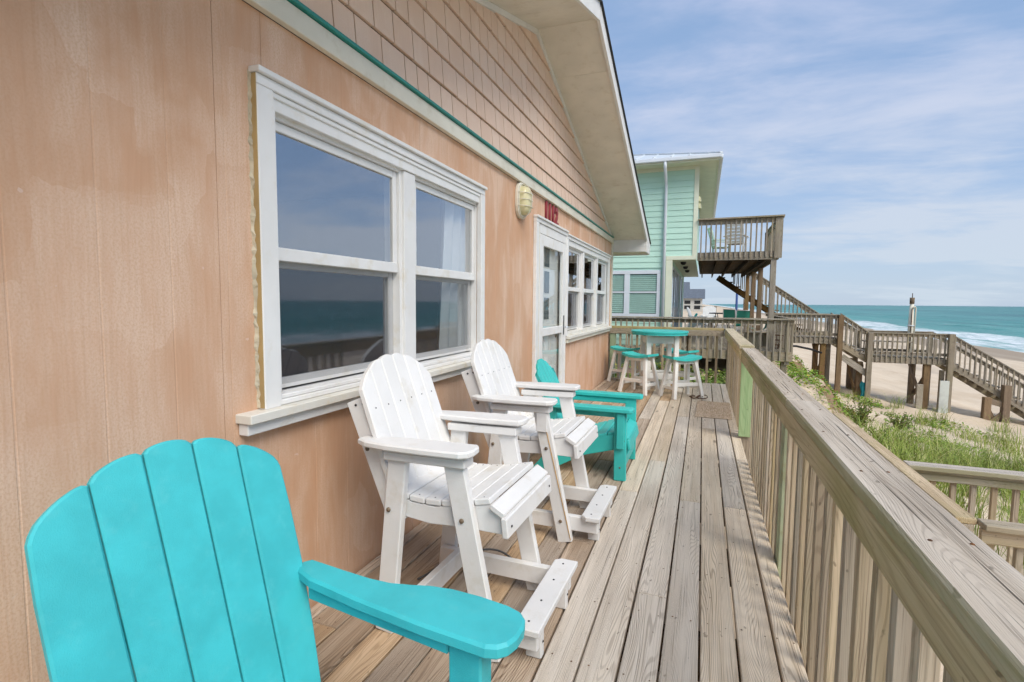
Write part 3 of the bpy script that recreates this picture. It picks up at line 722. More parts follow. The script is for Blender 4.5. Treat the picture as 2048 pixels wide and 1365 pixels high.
block('jamb', -0.14, -0.013, 4.80, 4.86, 0.0, 1.97, CREAM, dr); block('jamb', -0.14, -0.013, 5.868, 5.90, 0.0, 1.97, CREAM, dr)
block('sill', -0.14, 0.03, 4.86, 5.866, -0.02, 0.022, WHITEW, dr)
bolt((-0.043, 5.72, .92), (1, 0, 0), dr, 0.022, BOLT, 'door_knob')

# wall light and house number
wl = thing('wall_light', 'oval caged wall light with yellowed glass beside the door', 'wall light', (0.0, 4.315, 2.18))
def oval(y_r, z_r, n=20, pw=2.6):
    o_ = []
    for i in range(n):
        a = 2 * math.pi * i / n; c, s_ = math.cos(a), math.sin(a)
        o_.append((z_r * math.copysign(abs(s_) ** (2 / pw), s_), y_r * math.copysign(abs(c) ** (2 / pw), c)))
    return o_
put('base', plate_mesh(oval(.125, .155), 0.03, .004), CREAM, wl, basis((.016, 0, 0), (0, 0, 1), (0, 1, 0)))
gv_ = []; gf_ = []; N = 20; lv = [(1.0, 0.03), (0.97, 0.062), (0.85, 0.088), (0.55, 0.102)]
for k_, x_ in lv:
    for z_, y_ in oval(.095 * k_, .125 * k_, N): gv_.append((x_, y_, z_))
gv_.append((0.105, 0, 0))
for k_ in range(3):
    for i in range(N): j = (i + 1) % N; gf_.append((k_ * N + i, k_ * N + j, k_ * N + N + j, k_ * N + N + i))
for i in range(N): gf_.append((3 * N + i, 3 * N + (i + 1) % N, 4 * N))
put('glass_shade', fixn(pymesh('shade', gv_, gf_, True)), LAMPG, wl)
for z_ in (-.055, .0, .055): tube('cage_bar', [(0.03, -.115, z_), (0.075, -.098, z_), (0.108, -.05, z_), (0.114, 0, z_), (0.108, .05, z_), (0.075, .098, z_), (0.03, .115, z_)], .0036, CREAM, wl, 6)
tube('cage_bar', [(0.03, 0, -.145), (0.08, 0, -.12), (0.114, 0, -.05), (0.117, 0, .05), (0.08, 0, .12), (0.03, 0, .145)], .0036, CREAM, wl, 6)
tube('cage_ring', [(0.036, y_, z_) for z_, y_ in oval(.112, .142, 20)], .005, CREAM, wl, 6, True)

hn = thing('house_number', 'faded red house number 1112 above the storm door', 'house number', (0.0, 5.29, 2.135))
for k, ch in enumerate('1112'):
    cu = bpy.data.curves.new('digit', 'FONT'); cu.body = ch; cu.size = 0.262; cu.extrude = 0.008; cu.bevel_depth = 0.002; cu.offset = 0.006; cu.resolution_u = 3
    to = bpy.data.objects.new('tmp', cu); COL.objects.link(to)
    dg = bpy.context.evaluated_depsgraph_get(); me = bpy.data.meshes.new_from_object(to.evaluated_get(dg))
    bpy.data.objects.remove(to); me.materials.clear()
    put('digit', me, REDN, hn, basis((0.011, -0.255 + k * 0.127, 0), (0, 1, 0), (0, 0, 1)))

# ------------------------------------------------------------------ deck
deck = thing('deck', 'weathered plank deck along the peach house', None, (0, 4.5, 0), world=True, kind='structure')
PITCH = 0.1355
edges = []; xk = 1.837 + PITCH
DX1 = 1.928
DY0, DY1 = -1.2, 9.02
nails_v = []; nails_f = []
joists = [DY0 + 0.1 + 0.407 * k for k in range(26)]
joint_sets = [[3.50, 7.3], [3.50, 6.55], [1.0, 5.7], [3.52, 7.6], [2.3, 6.2], [4.35, 7.95], [0.9, 3.56, 7.1], [2.7, 5.9], [4.2, 8.1], [1.9, 6.0], [3.3, 7.4], [2.4, 6.6], [4.0, 7.7], [1.6, 5.5], [3, 7]]
row = 0; x1 = DX1
xe = 1.837
while x1 > 0.03:
    x0 = max(xe, 0.012)
    js = [DY0] + joint_sets[row % len(joint_sets)] + [DY1]
    for a, b in zip(js[:-1], js[1:]):
        dz = random.uniform(-.003, .001)
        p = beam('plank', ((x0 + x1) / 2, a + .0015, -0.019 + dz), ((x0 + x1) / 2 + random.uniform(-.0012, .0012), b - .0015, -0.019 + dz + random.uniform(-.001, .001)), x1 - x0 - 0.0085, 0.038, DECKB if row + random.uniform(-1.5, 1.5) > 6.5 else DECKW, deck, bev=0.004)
        js_here = [j for j in joists if a + .05 < j < b - .05] + [a + .02, b - .02]
        for j in js_here:
            for fx in (0.22, 0.78):
                cx_, cy_ = x0 + (x1 - x0) * fx + random.uniform(-.008, .008), j + random.uniform(-.012, .012)
                bb = len(nails_v); r_ = random.uniform(.0024, .0042)
                nails_v += [(cx_ + r_ * math.cos(t), cy_ + r_ * math.sin(t), 0.0016 + dz) for t in [k * math.pi / 3 for k in range(6)]]; nails_f.append(tuple(range(bb, bb + 6)))
    x1 = xe; xe -= PITCH; row += 1
nn = put('nail_heads', pymesh('nails', nails_v, nails_f), RUST, deck); nn['kind'] = 'stuff'
for j in joists[::2]: block('joist', 0.0, 1.90, j - .019, j + .019, -0.24, -0.045, DARKW, deck)
block('rim_joist', 1.885, 1.925, DY0, DY1, -0.25, -0.042, BALW, deck)
for y in (0.3, 2.9, 5.4, 8.9): block('support_post', 1.78, 1.88, y - .05, y + .05, -0.9, -0.245, BROWNW, deck)

# ------------------------------------------------------------------ railings
def balusters(parent, a, b, pitch, zlo_off, zhi_off, w, mat, side=(0, 0, 0), jit=0.004, skip=None):
    """upright sticks between a and b (points on the walking surface)"""
    a = Vector(a); b = Vector(b); d = b - a; n = int(Vector((d.x, d.y, 0)).length / pitch); sv_ = Vector(side)
    for i in range(n):
        t = (i + 0.5) / n; p = a + d * t + sv_
        hd = Vector((d.x, d.y, 0)).normalized(); p += hd * random.uniform(-jit, jit)
        if skip and skip(p): continue
        beam('baluster', p + Vector((0, 0, zlo_off)), p + Vector((random.uniform(-jit, jit) * .5, random.uniform(-jit, jit) * .5, zhi_off)), w, w, mat, parent, hd, 0.002)
nr = thing('deck_railing', 'near weathered deck railing with wide grey cap running beside the planks', 'railing', (1.95, 2.5, 0), world=True)
CAPZ = 0.885
for a, b in ((-1.1, 2.52), (2.524, 5.36)):
    beam('cap_rail', (1.956, a, CAPZ - .019), (1.956, b, CAPZ - .019), 0.128, 0.038, RAILW, nr, bev=0.006)
beam('top_rail', (1.912, -1.1, CAPZ - .0845), (1.912, 5.36, CAPZ - .0845), 0.036, 0.092, RAILG, nr, bev=0.004)
balusters(nr, (1.950, -1.0, 0), (1.950, 4.55, 0), 0.128, -0.22, CAPZ - 0.04, 0.036, BALW, skip=lambda p: 2.77 < p.y < 2.92)
block('post', 1.931, 2.02, 2.80, 2.89, -0.8, CAPZ - .041, paint('olive_green_post', (0.40, 0.43, 0.27), .8, .15, (0.25, 0.22, 0.10), .6, .3), nr); block('post', 1.972, 2.055, .158, .242, -0.8, CAPZ - .041, BALW, nr)
for k in range(14):
    for dx_ in (-.035, .03): bolt((1.956 + dx_ + random.uniform(-.006, .006), .30 + k * .40 + random.uniform(-.02, .02), CAPZ - .0008), (0, 0, 1), nr, .0042, RUST, 'nail_head')
fr = thing('deck_railing', 'far weathered deck railing around the table corner, with a pale green post end', 'railing', (1.95, 7.2, 0), world=True)
C2 = 0.905
beam('cap_rail', (1.945, 5.40, C2 - .019), (1.945, 9.02, C2 - .019), 0.135, 0.038, RAILG, fr, bev=0.005)
beam('top_rail', (1.900, 5.42, C2 - .0845), (1.900, 8.98, C2 - .0845), 0.036, 0.092, RAILG, fr)
balusters(fr, (1.938, 5.48, 0), (1.938, 8.98, 0), 0.115, -0.22, C2 - 0.04, 0.036, BALW)
block('post', 1.900, 2.005, 5.372, 5.398, 0.02, C2 - .10, GREENW, fr); block('post', 1.92, 2.01, 5.402, 5.47, -0.8, C2 - .041, BALW, fr)
er = thing('deck_railing', 'brown end railing closing the deck behind the round table', 'railing', (1.0, 9.0, 0), world=True)
beam('cap_rail', (0.03, 9.03, C2 - .019), (1.872, 9.03, C2 - .019), 0.10, 0.038, RAILG, er); beam('top_rail', (0.03, 8.995, C2 - .085), (1.876, 8.995, C2 - .085), 0.036, 0.092, BALW, er)
balusters(er, (0.14, 9.04, 0), (1.84, 9.04, 0), 0.132, -0.22, C2 - 0.04, 0.036, BALW)
block('post', 0.035, 0.125, 8.99, 9.07, -0.8, C2 - .04, GREENW, er); block('post', 1.30, 1.36, 9.06, 9.12, -0.8, C2 - .04, BROWNW, er)

# lower landing and its railings beyond the deck
lp = thing('landing', 'lower plank landing and walk beside the deck', None, (2.8, 5, -0.9), world=True, kind='structure')
for k in range(8): beam('plank', (2.12 + k * .125, 3.75, -.92), (2.12 + k * .125, 7.2, -.92), .119, .036, DECKW, lp)
for k in range(22): beam('plank', (3.19 + k * .125, 3.86, -.922), (3.19 + k * .125, 5.02, -.922), .119, .036, DECKW, lp)
def level_rail(label, a, b, capz, wcap, mat, cat_group=None, drop=1.0, pitch=.132, posts=()):
    a = Vector(a); b = Vector(b); d = (b - a).normalized(); t_ = thing('stair_railing', label, 'railing', (a.x, a.y, capz - drop), world=True)
    zc_ = Vector((0, 0, capz)); beam('cap_rail', a + zc_ - Vector((0, 0, .019)), b + zc_ - Vector((0, 0, .019)), wcap, .038, mat, t_, bev=.005)
    beam('top_rail', a + zc_ - Vector((0, 0, .085)), b + zc_ - Vector((0, 0, .085)), .036, .088, mat, t_)
    beam('bottom_rail', a + zc_ - Vector((0, 0, drop - .05)), b + zc_ - Vector((0, 0, drop - .05)), .036, .088, mat, t_)
    sd_ = Vector((-d.y, d.x, 0)) * .0365
    balusters(t_, a, b, pitch, capz - drop - .02, capz - .04, .036, BALW, sd_)
    for q in posts:
        p = a + (b - a) * q - sd_ * 1.8; block('post', p.x - .045, p.x + .045, p.y - .045, p.y + .045, -2.0, capz - .04, BALW, t_)
    return t_
level_rail('lower stair railing parallel to the deck, close outside it', (3.10, 3.86, 0), (3.10, 7.1, 0), 0.0, .11, BALW, posts=(.98,))
level_rail('lower stair railing running seaward, the farther of the two', (3.16, 5.07, 0), (5.6, 5.07, 0), 0.0, .14, RAILW, posts=(.5, .98))
level_rail('lower stair railing running seaward, the nearer of the two', (3.16, 3.83, 0), (5.6, 3.83, 0), 0.0, .12, BALW, posts=(.6, .98))

# ------------------------------------------------------------------ furniture
def ground_z0(x, y): return 0.0
def rounded_top(width, length, drop_l, drop_r, n=6):
    """slat outline along local X: from 0 to length, the top cut to a curve given by heights at left and right"""
    w = width / 2; pts = [(0, -w), (0, w)]
    for i in range(n + 1):
        t = i / n; y = w - 2 * w * t
        base = drop_l + (drop_r - drop_l) * t
        bul = 0.010 * math.sin(math.pi * t)
        pts.append((length - base + bul, y))
    return pts[::-1]
def tall_chair(label, x, y, rot, rust=False):
    """white balcony-height armchair: local +X is the way it faces, local Y across; origin on the deck below the rear legs"""
    c = thing('tall_armchair', label, 'armchair', (x, y, 0), rot, 'white tall armchairs'); W = 0.27
    for s in (-1, 1):
        yo = s * (W - .02)
        beam('leg', (0.868, yo, 0.0), (0.712, yo, 0.735), 0.034, 0.080, WHITEC, c, (1, 0, 0.24), .004)        # front leg
        beam('leg', (0.408, yo, 0.0), (0.481, yo, 0.735), 0.034, 0.080, WHITEC, c, (1, 0, -.1), .004)                 # rear leg
        # seat rail, arm brace
        yi = s * (W - .057)
        put('seat_rail', CACHE.setdefault('tc_rail', plate_mesh([(.44, .47), (.60, .455), (.74, .465), (.90, .465), (.91, .54), (.86, .572), (.74, .545), (.62, .525), (.52, .528), (.45, .548)], .034, .003)), WHITEC, c, basis((0, yi, 0), (1, 0, 0), (0, 0, 1)))
        beam('back_stile', (.452, yi - s * .0005, .44), (.255, yi - s * .0005, .905), .034, .085, WHITEC, c, (1, 0, .3), .003)
        beam('arm_support', (.43, s * (W - .02), .716), (.775, s * (W - .02), .722), .075, .034, WHITEC, c, bev=.004)
        # arm board with a rounded front
        ap = [(.31, -.024), (.36, -.05), (.46, -.066), (.62, -.072), (.77, -.07), (.80, -.05), (.808, -.015), (.804, .03), (.79, .055), (.62, .058), (.44, .05), (.35, .036), (.315, .022)]
        me = CACHE.setdefault('tc_arm%d' % s, plate_mesh([(px, -py * s) for px, py in ap], .026, .006))
        put('arm', me, WHITEC, c, Matrix.Translation((0, s * (W - .012), .7505)) @ Matrix.Rotation(R(-1.0), 4, 'Y'))
        # low side stretcher, with the foot rest bracket in front
        beam('stretcher', (.40, yi, .095), (1.035, yi, .098), .034, .080, WHITEC, c, (0, 0, 1), .003)
        beam('footrest_bracket', (1.005, s * (W - .075), .045), (1.005, s * (W - .075), .205), .034, .07, WHITEC, c, (1, 0, 0), .003) if False else None
        block('footrest_bracket', .975, 1.035, s * (W - .075) - .017 - (.03 if s > 0 else -.03), s * (W - .075) + .017 - (.03 if s > 0 else -.03), .0, .134, WHITEC, c)
        for p in ((.345, .728), (.440, .50), (.755, .508), (.425, .10), (.842, .115)):
            if s < 0 or p[1] < .2: bolt((p[0], s * (W - .001), p[1]), (0, s, 0), c, .0095)
        for p in ((.262, .885), (.298, .893), (.42, .50)):
            bolt((p[0], s * (W - .039), p[1]), (0, s, 0), c, .0055, DARKM, 'screw')
    # back slats
    top = Vector((.262, 0, 1.062)); bot = Vector((.468, 0, .505)); L = (top - bot).length; upd = (top - bot).normalized()
    nS = 6; sw = 0.0825
    drops = [0.118, 0.040, 0.008, 0.0, 0.008, 0.040, 0.118]
    for k in range(nS):
        yc = (k - 2.5) * 0.0850; dl, dr_ = drops[k], drops[k + 1]
        key = 'tc_back%d' % k
        if key not in CACHE: CACHE[key] = plate_mesh(rounded_top(sw, L, dr_, dl), .026, .004)
        put('back_slat', CACHE[key], WHITEC, c, basis(bot + Vector((0, yc, 0)), upd, (0, 1, 0)))
        for t in (0.66, 0.07):
            p = bot + upd * (L * t) + Vector((0, yc, 0)); nrm = Vector((0, 1, 0)).cross(upd) * 1
            if nrm.x < 0: nrm = -nrm
            bolt(p + nrm * .0135, nrm, c, .0032, DARKM, 'screw')
    beam('back_rail', (.318, -W + .04, .885), (.318, W - .04, .885), .03, .07, WHITEC, c, upd, .003)
    # seat slats follow the curved rails
    prof = [(.475, .545), (.545, .536), (.615, .535), (.685, .541), (.752, .552), (.82, .568)]
    for i, (px, pz) in enumerate(prof):
        q0 = prof[max(i - 1, 0)]; q1 = prof[min(i + 1, 5)]; tv = Vector((q1[0] - q0[0], 0, q1[1] - q0[1])).normalized()
        beam('seat_slat', (px, -W + .035, pz + .008), (px, W - .035, pz + .008), .066, .024, WHITEC, c, Vector((-tv.z, 0, tv.x)), .004)
        for s in (-1, 1): bolt((px, s * (W - .055), pz + .0195), (0, 0, 1), c, .0030, DARKM, 'screw')
    beam('seat_slat', (.885, -W + .02, .556), (.885, W - .02, .556), .062, .024, WHITEC, c, (.5, 0, .85), .004)
    beam('seat_slat', (.917, -W + .015, .500), (.917, W - .015, .500), .074, .024, WHITEC, c, (.97, 0, .1), .004)
    for s in (-1, 1): bolt((.931, s * (W - .05), .50), (1, 0, .1), c, .0048, DARKM, 'screw')
    # cross pieces and the foot rest
    beam('cross_bar', (.50, -W + .07, .10), (.50, W - .07, .10), .034, .085, WHITEC, c, bev=.003)
    fr_ = [(-.05, -.255), (.05, -.255), (.055, -.235), (.055, .235), (.05, .255), (-.05, .255)]
    if 'tc_foot' not in CACHE: CACHE['tc_foot'] = plate_mesh([(y_, x_) for x_, y_ in [(-.048, -.268), (.025, -.268), (.052, -.245), (.052, .245), (.025, .268), (-.048, .268)]], .026, .004)
    put('footrest', CACHE['tc_foot'], WHITEC, c, basis((1.005, 0, .1475), (0, 1, 0), (-1, 0, 0)))
    for y_ in (-.22, -.08, .08, .22): bolt((1.0, y_, .1605), (0, 0, 1), c, .0045, DARKM, 'screw')
    for s in (-1, 1):
        bolt((1.036, s * .165, .06), (1, 0, 0), c, .0045, DARKM, 'screw')
    if rust:
        beam('rust_streak', (.742, -W + .0005, .66), (.90, -W + .0005, .02), .0015, .0045, RUSTSTAIN, c, (1, 0, .24), .0004)
        block('repair_plate', .70, .762, -W - .012, -W + .001, .60, .705, WHITEC, c)
    return c
tall_chair('nearer white tall armchair with foot rest, standing under the twin window', -0.005, 1.925, R(-1.5))
tall_chair('farther white tall armchair with a rust streak down its front leg', 0.012, 2.925, R(-1), True)

def adirondack(name, label, x, y, rot, mat, width=.56, arm_z=.545, top_z=.83, back_top_x=.27, fan=1.0, backw=.45, curved_arm=False, group=None, simple=False, nS=5):
    """low lounge chair; local +X forward, origin on the deck"""
    c = thing(name, label, 'armchair', (x, y, 0), rot, group); W = width / 2
    fx = .985 if not curved_arm else 1.0
    for s in (-1, 1):
        yo = s * (W - .018)
        beam('leg', (fx, yo, 0.0), (fx - .004, yo, arm_z - .033), .036, .088, mat, c, (1, 0, 0), .005)
        yi = s * (W - .056)
        put('side_rail', plate_mesh([(.30, .006), (.44, .004), (.70, .15), (.93, .215), (1.015, .22), (1.03, .29), (.97, .335), (.86, .315), (.72, .262), (.58, .235), (.48, .245), (.40, .13)], .036, .004), mat, c, basis((0, yi, 0), (1, 0, 0), (0, 0, 1)))
        if curved_arm:
            ap = [(.43, .0), (.445, -.028), (.57, -.030), (.66, -.033), (.72, -.042), (.77, -.060), (.82, -.082), (.88, -.097), (.96, -.104), (1.04, -.102), (1.075, -.094), (1.096, -.075), (1.108, -.045), (1.112, -.005), (1.106, .025), (1.09, .045), (1.065, .056), (.9, .062), (.7, .060), (.52, .05), (.445, .03)]
        else:
            ap = [(.40, -.02), (.46, -.05), (.72, -.058), (1.05, -.06), (1.075, -.045), (1.078, .03), (1.06, .05), (.8, .05), (.5, .042), (.41, .02)]
        put('arm', plate_mesh([(px, -py * s) for px, py in ap], .034, .007), mat, c, Matrix.Translation((0, s * (W - .005), arm_z - .017)))
        beam('arm_support', (.49, s * (W - .02), arm_z - .057), (.95, s * (W - .02), arm_z - .057), .03, .042, mat, c, bev=.004)
        beam('arm_bracket', (fx + .002, s * (W + .016), arm_z - .30), (fx + .002, s * (W + .016), arm_z - .04), .032, .055, mat, c, (1, 0, 0), .004)
        # rear upright that carries the arm
        bp = W - (.03 if curved_arm else .0185); bx = .41 if curved_arm else .45
        beam('back_post', (bx, s * bp, .12), (bx + .008, s * bp, arm_z - .037), .034, .075, mat, c, (1, 0, 0), .004)
        if not simple:
            for p in ((fx + .012, .33), (fx + .025, .30), (fx - .005, .27), (fx + .0, .10)): bolt((p[0], s * W, p[1]), (0, s, 0), c, .007)
    # back slats, fanned
    top = Vector((back_top_x, 0, top_z)); bot = Vector((.545, 0, .255)); L = (top - bot).length; upd = (top - bot).normalized()
    pitch_t = backw / nS; pitch_b = pitch_t * (0.88 if curved_arm else .97); arch = (1.55 if curved_arm else 2.1) * (0.56 / backw) ** 2 * .9
    for k in range(nS):
        q = k - (nS - 1) / 2
        tb, bb = (pitch_t - .0042) / 2, (pitch_b - .0036) / 2
        outl = [(0, -bb), (0, bb)]; nn_ = 10
        up_b = .016 if (curved_arm and k == nS - 1) else 0.0; dn_b = .020 if (curved_arm and k == 0) else 0.0
        for f_ in (.25, .5, .72, .88): outl.append((L * f_ * .94, bb + (tb - bb) * f_ + up_b * math.sin(math.pi * f_)))
        for i in range(nn_ + 1):
            t = i / nn_; y_ = tb - 2 * tb * t; e_ = y_ / tb
            yy_ = q * pitch_t + y_ * .92
            outl.append((L - arch * yy_ * yy_ + .008 * (1 - e_ * e_) - .007 * abs(e_) ** 10, y_))
        for f_ in (.88, .72, .5, .25): outl.append((L * f_ * .94, -(bb + (tb - bb) * f_ + dn_b * math.sin(math.pi * f_))))
        ang_c = Vector((0, q * pitch_t, 0)) - Vector((0, q * pitch_b, 0))
        dirv = (upd * L + ang_c).normalized()
        curve_in = 0
        put('back_slat', plate_mesh(outl[::-1], .024, .005), mat, c, basis(bot + Vector((curve_in, q * pitch_b, 0)), dirv, (0, 1, 0)))
    beam('back_rail', bot + upd * (L * .48) + Vector((-.03, -W + .03, 0)), bot + upd * (L * .48) + Vector((-.03, W - .03, 0)), .03, .075, mat, c, upd, .003)
    beam('back_rail', bot + upd * .05 + Vector((-.03, -W + .075, 0)), bot + upd * .05 + Vector((-.03, W - .075, 0)), .03, .07, mat, c, upd, .003)
    # seat slats
    prof = [(.50, .243), (.585, .238), (.67, .252), (.755, .277), (.84, .305), (.925, .327)]
    for i, (px, pz) in enumerate(prof):
        q0 = prof[max(i - 1, 0)]; q1 = prof[min(i + 1, 5)]; tv = Vector((q1[0] - q0[0], 0, q1[1] - q0[1])).normalized()
        beam('seat_slat', (px, -W + .038, pz + .012), (px, W - .038, pz + .012), .079, .022, mat, c, Vector((-tv.z, 0, tv.x)), .005)
    beam('seat_slat', (1.005, -W + .038, .322), (1.005, W - .038, .322), .072, .022, mat, c, (.45, 0, .9), .005)
    beam('seat_slat', (1.038, -W + .038, .262), (1.038, W - .038, .262), .075, .022, mat, c, (1, 0, .2), .005)
    beam('cross_bar', (1.01, -W + .04, .135), (1.01, W - .04, .135), .024, .07, mat, c, (0, 0, 1), .004)
    return c
adirondack('lounge_chair', 'teal slatted lounge chair behind the white tall armchairs', 0.02, 4.03, R(0), TEAL2, width=.60, nS=6, group='teal lounge chairs')
adirondack('lounge_chair', 'large teal fan-back lounge chair in the near left corner', 0.038, 0.886, R(-8), TEAL, width=.572, arm_z=.57, top_z=.955, back_top_x=.315, backw=.55, curved_arm=True, group='teal lounge chairs')

# round counter table
tb = thing('counter_table', 'round teal counter table with white legs at the end of the deck', 'table', (0.925, 8.17, 0), R(18))
def disc(r, n=40): return [(r * math.cos(2 * math.pi * i / n), r * math.sin(2 * math.pi * i / n)) for i in range(n)]
RT = 0.425
for k in range(6):          # top boards cut from one round
    y0, y1 = -RT + k * (2 * RT / 6) + .002, -RT + (k + 1) * (2 * RT / 6) - .002
    pts = []; m_ = 10
    for i in range(m_ + 1): y_ = y0 + (y1 - y0) * i / m_; pts.append((math.sqrt(max(0, RT * RT - y_ * y_)), y_))
    for i in range(m_ + 1): y_ = y1 + (y0 - y1) * i / m_; pts.append((-math.sqrt(max(0, RT * RT - y_ * y_)), y_))
    if abs(pts[0][0]) < 1e-6: pts = [p for i, p in enumerate(pts) if i == 0 or (Vector(p) - Vector(pts[i - 1])).length > 1e-5]
    put('top_board', plate_mesh(pts, .024, .0025), TEAL2, tb, Matrix.Translation((0, 0, .873)))
rim = [(RT - .012, z_) for z_ in (.828, .860)]
n_ = 40; vs = []; fs = []
for r_, z_ in ((RT - .045, .828), (RT - .012, .828), (RT - .012, .860), (RT - .045, .860)): vs += [(r_ * math.cos(2 * math.pi * i / n_), r_ * math.sin(2 * math.pi * i / n_), z_) for i in range(n_)]
for k in range(4):
    for i in range(n_): j = (i + 1) % n_; l = (k + 1) % 4; fs.append((k * n_ + i, k * n_ + j, l * n_ + j, l * n_ + i))
put('rim', fixn(pymesh('rim', vs, fs)), TEAL2, tb)
for sx_ in (-1, 1):
    for sy_ in (-1, 1): block('leg', sx_ * .205 - .034, sx_ * .205 + .034, sy_ * .205 - .034, sy_ * .205 + .034, 0, .827, STOOLW, tb, .004)
for s in (-1, 1):
    block('apron', -.169, .169, s * .205 - .014, s * .205 + .014, .70, .80, STOOLW, tb); block('apron', s * .205 - .014, s * .205 + .014, -.169, .169, .70, .80, STOOLW, tb)
    block('stretcher', -.169, .169, s * .205 - .014, s * .205 + .014, .16, .25, STOOLW, tb); block('stretcher', s * .205 - .014, s * .205 + .014, -.169, .169, .16, .25, STOOLW, tb)
block('cross_board', -.19, .19, -.04, .04, .25, .275, STOOLW, tb)

def stool(label, x, y, rot):
    c = thing('saddle_stool', label, 'stool', (x, y, 0), rot, 'teal saddle stools around the table')
    if 'st_seat' not in CACHE:
        n, m = 14, 5; vs = []; fs = []
        for lay in (0, 1):
            for j in range(m + 1):
                for i in range(n + 1):
                    u, v_ = i / n * 2 - 1, j / m * 2 - 1; rx = .235 * (1 - .02 * v_ * v_); ry = .135 * (1 - .06 * u ** 4)
                    z = .548 + .034 * u * u - (.034 if lay else 0); vs.append((u * rx, v_ * ry, z))
        S = (n + 1) * (m + 1)
        for j in range(m):
            for i in range(n):
                a = j * (n + 1) + i; fs.append((a, a + 1, a + n + 2, a + n + 1)); fs.append((S + a, S + a + n + 1, S + a + n + 2, S + a + 1))
        for i in range(n): a = i; fs.append((a, S + a, S + a + 1, a + 1)); a = m * (n + 1) + i; fs.append((a, a + 1, S + a + 1, S + a))
        for j in range(m): a = j * (n + 1); fs.append((a, a + n + 1, S + a + n + 1, S + a)); a = j * (n + 1) + n; fs.append((a, S + a, S + a + n + 1, a + n + 1))
        CACHE['st_seat'] = fixn(pymesh('saddle', vs, fs))
    put('seat', CACHE['st_seat'], TEAL2, c)
    for sx_ in (-1, 1):
        for sy_ in (-1, 1): beam('leg', (sx_ * .225, sy_ * .165, 0), (sx_ * .15, sy_ * .075, .535), .046, .046, STOOLW, c, (0, 1, 0), .003)
    for s in (-1, 1):
        beam('stretcher', (-.19, s * .125, .19), (.19, s * .125, .19), .024, .045, STOOLW, c); beam('stretcher', (s * .20, -.13, .14), (s * .20, .13, .14), .024, .045, STOOLW, c)
        block('apron', -.14, .14, s * .078 - .011, s * .078 + .011, .47, .515, STOOLW, c)
    return c
stool('teal saddle stool at the wall side, farthest left of the four', 0.37, 8.62, R(-20))
stool('teal saddle stool front left of the round table', 0.70, 7.64, R(-30))
stool('teal saddle stool front right of the round table', 1.29, 7.50, R(38))
stool('teal saddle stool behind the table, half hidden on its right', 1.24, 8.52, R(-35))

# door mat made of short loops
dm = thing('doormat', 'tan loop-pile doormat lying on the planks by the railing', 'doormat', (1.70, 6.72, 0.0), R(-1))
put('backing', plate_mesh([(-.20, -.50), (.20, -.50), (.20, .50), (-.20, .50)], .010, .003), MATM, dm, Matrix.Translation((0, 0, .006)))
vs = []; fs = []; rr = random.Random(11)
for i in range(30):
    for j in range(72):
        x_, y_ = -.19 + i * .0131 + rr.uniform(-.004, .004), -.49 + j * .0138 + rr.uniform(-.004, .004); r_ = rr.uniform(.006, .009); h_ = rr.uniform(.006, .012); b_ = len(vs)
        vs += [(x_ + r_, y_, .011), (x_, y_ + r_, .011), (x_ - r_, y_, .011), (x_, y_ - r_, .011), (x_ + rr.uniform(-.003, .003), y_ + rr.uniform(-.003, .003), .011 + h_)]
        fs += [(b_, b_ + 1, b_ + 4), (b_ + 1, b_ + 2, b_ + 4), (b_ + 2, b_ + 3, b_ + 4), (b_ + 3, b_, b_ + 4)]
pl = put('loop_pile', pymesh('pile', vs, fs), MATM, dm); pl['kind'] = 'stuff'

# rusty wire and a grey cable left lying
rr = random.Random(5); pts = []
for i in range(44):
    t = i / 43; pts.append((1.40 + .22 * t + .05 * math.sin(t * 17), 7.42 + .09 * math.cos(t * 13) + .05 * math.sin(t * 29), .012 + .03 * abs(math.sin(t * 9))))
tag(tube('rusty_wire', pts, .006, RUST, None, 6), 'tangle of rusty wire on the planks in front of the stools', 'wire')
pts = []
for i in range(24):
    t = i / 23; pts.append((.33 + .42 * t, 2.02 + .33 * math.sin(t * 2.2) - .02 * t, .006 + .05 * math.sin(t * math.pi)))
tag(tube('cable', pts, .0055, CABLE, None, 6), 'thin grey cable looped on the deck under the nearer white armchair', 'cable')

# ------------------------------------------------------------------ the neighbour's house
nb = thing('neighbour_house', 'mint green lap-sided two-storey house next door with white metal roof', 'house', (-2, 18, 0), world=True)
NY = 13.80; NYE = 23.2
sheet_box('wall', -6, 0.74, NY + .012, NYE, -0.6, 2.43, MINT, nb); sheet_box('wall', -6, 1.29, NY + .012, NYE, 2.44, 4.70, MINT, nb)
def lap(x0, x1, z):
    h_ = .143; vs = []
    for x in (x0, x1): vs += [(x, NY + .011, z), (x, NY - .016, z), (x, NY - .003, z + h_ + .006), (x, NY + .011, z + h_ + .006)]
    key = ('lap', round(x1 - x0, 3))
    if key not in CACHE:
        c_ = [(v[0] - x0, v[1], v[2] - z) for v in vs]
        CACHE[key] = fixn(pymesh('lap', c_, [(0, 1, 2, 3), (7, 6, 5, 4), (0, 4, 5, 1), (1, 5, 6, 2), (2, 6, 7, 3), (3, 7, 4, 0)]))
    put('lap_board', CACHE[key], MINT, nb, Matrix.Translation((x0, 0, z)))
z = 2.50
while z < 4.55: lap(-3.2, 1.235, z); z += .143
z = 2.50 - .143
while z > -.4:
    if .86 < z < 2.12: lap(.5, .615, z); lap(-3.2, -1.62, z)
    else: lap(-3.2, .615, z)
    z -= .143
block('corner_board', .616, .77, NY - .03, NY + .10, -.5, 2.40, PALEY, nb); block('corner_board', 1.236, 1.345, NY - .03, NY + .08, 2.50, 4.62, PALEY, nb)
block('band_board', .616, 1.345, NY - .034, NY + .05, 2.401, 2.499, PALEY, nb)
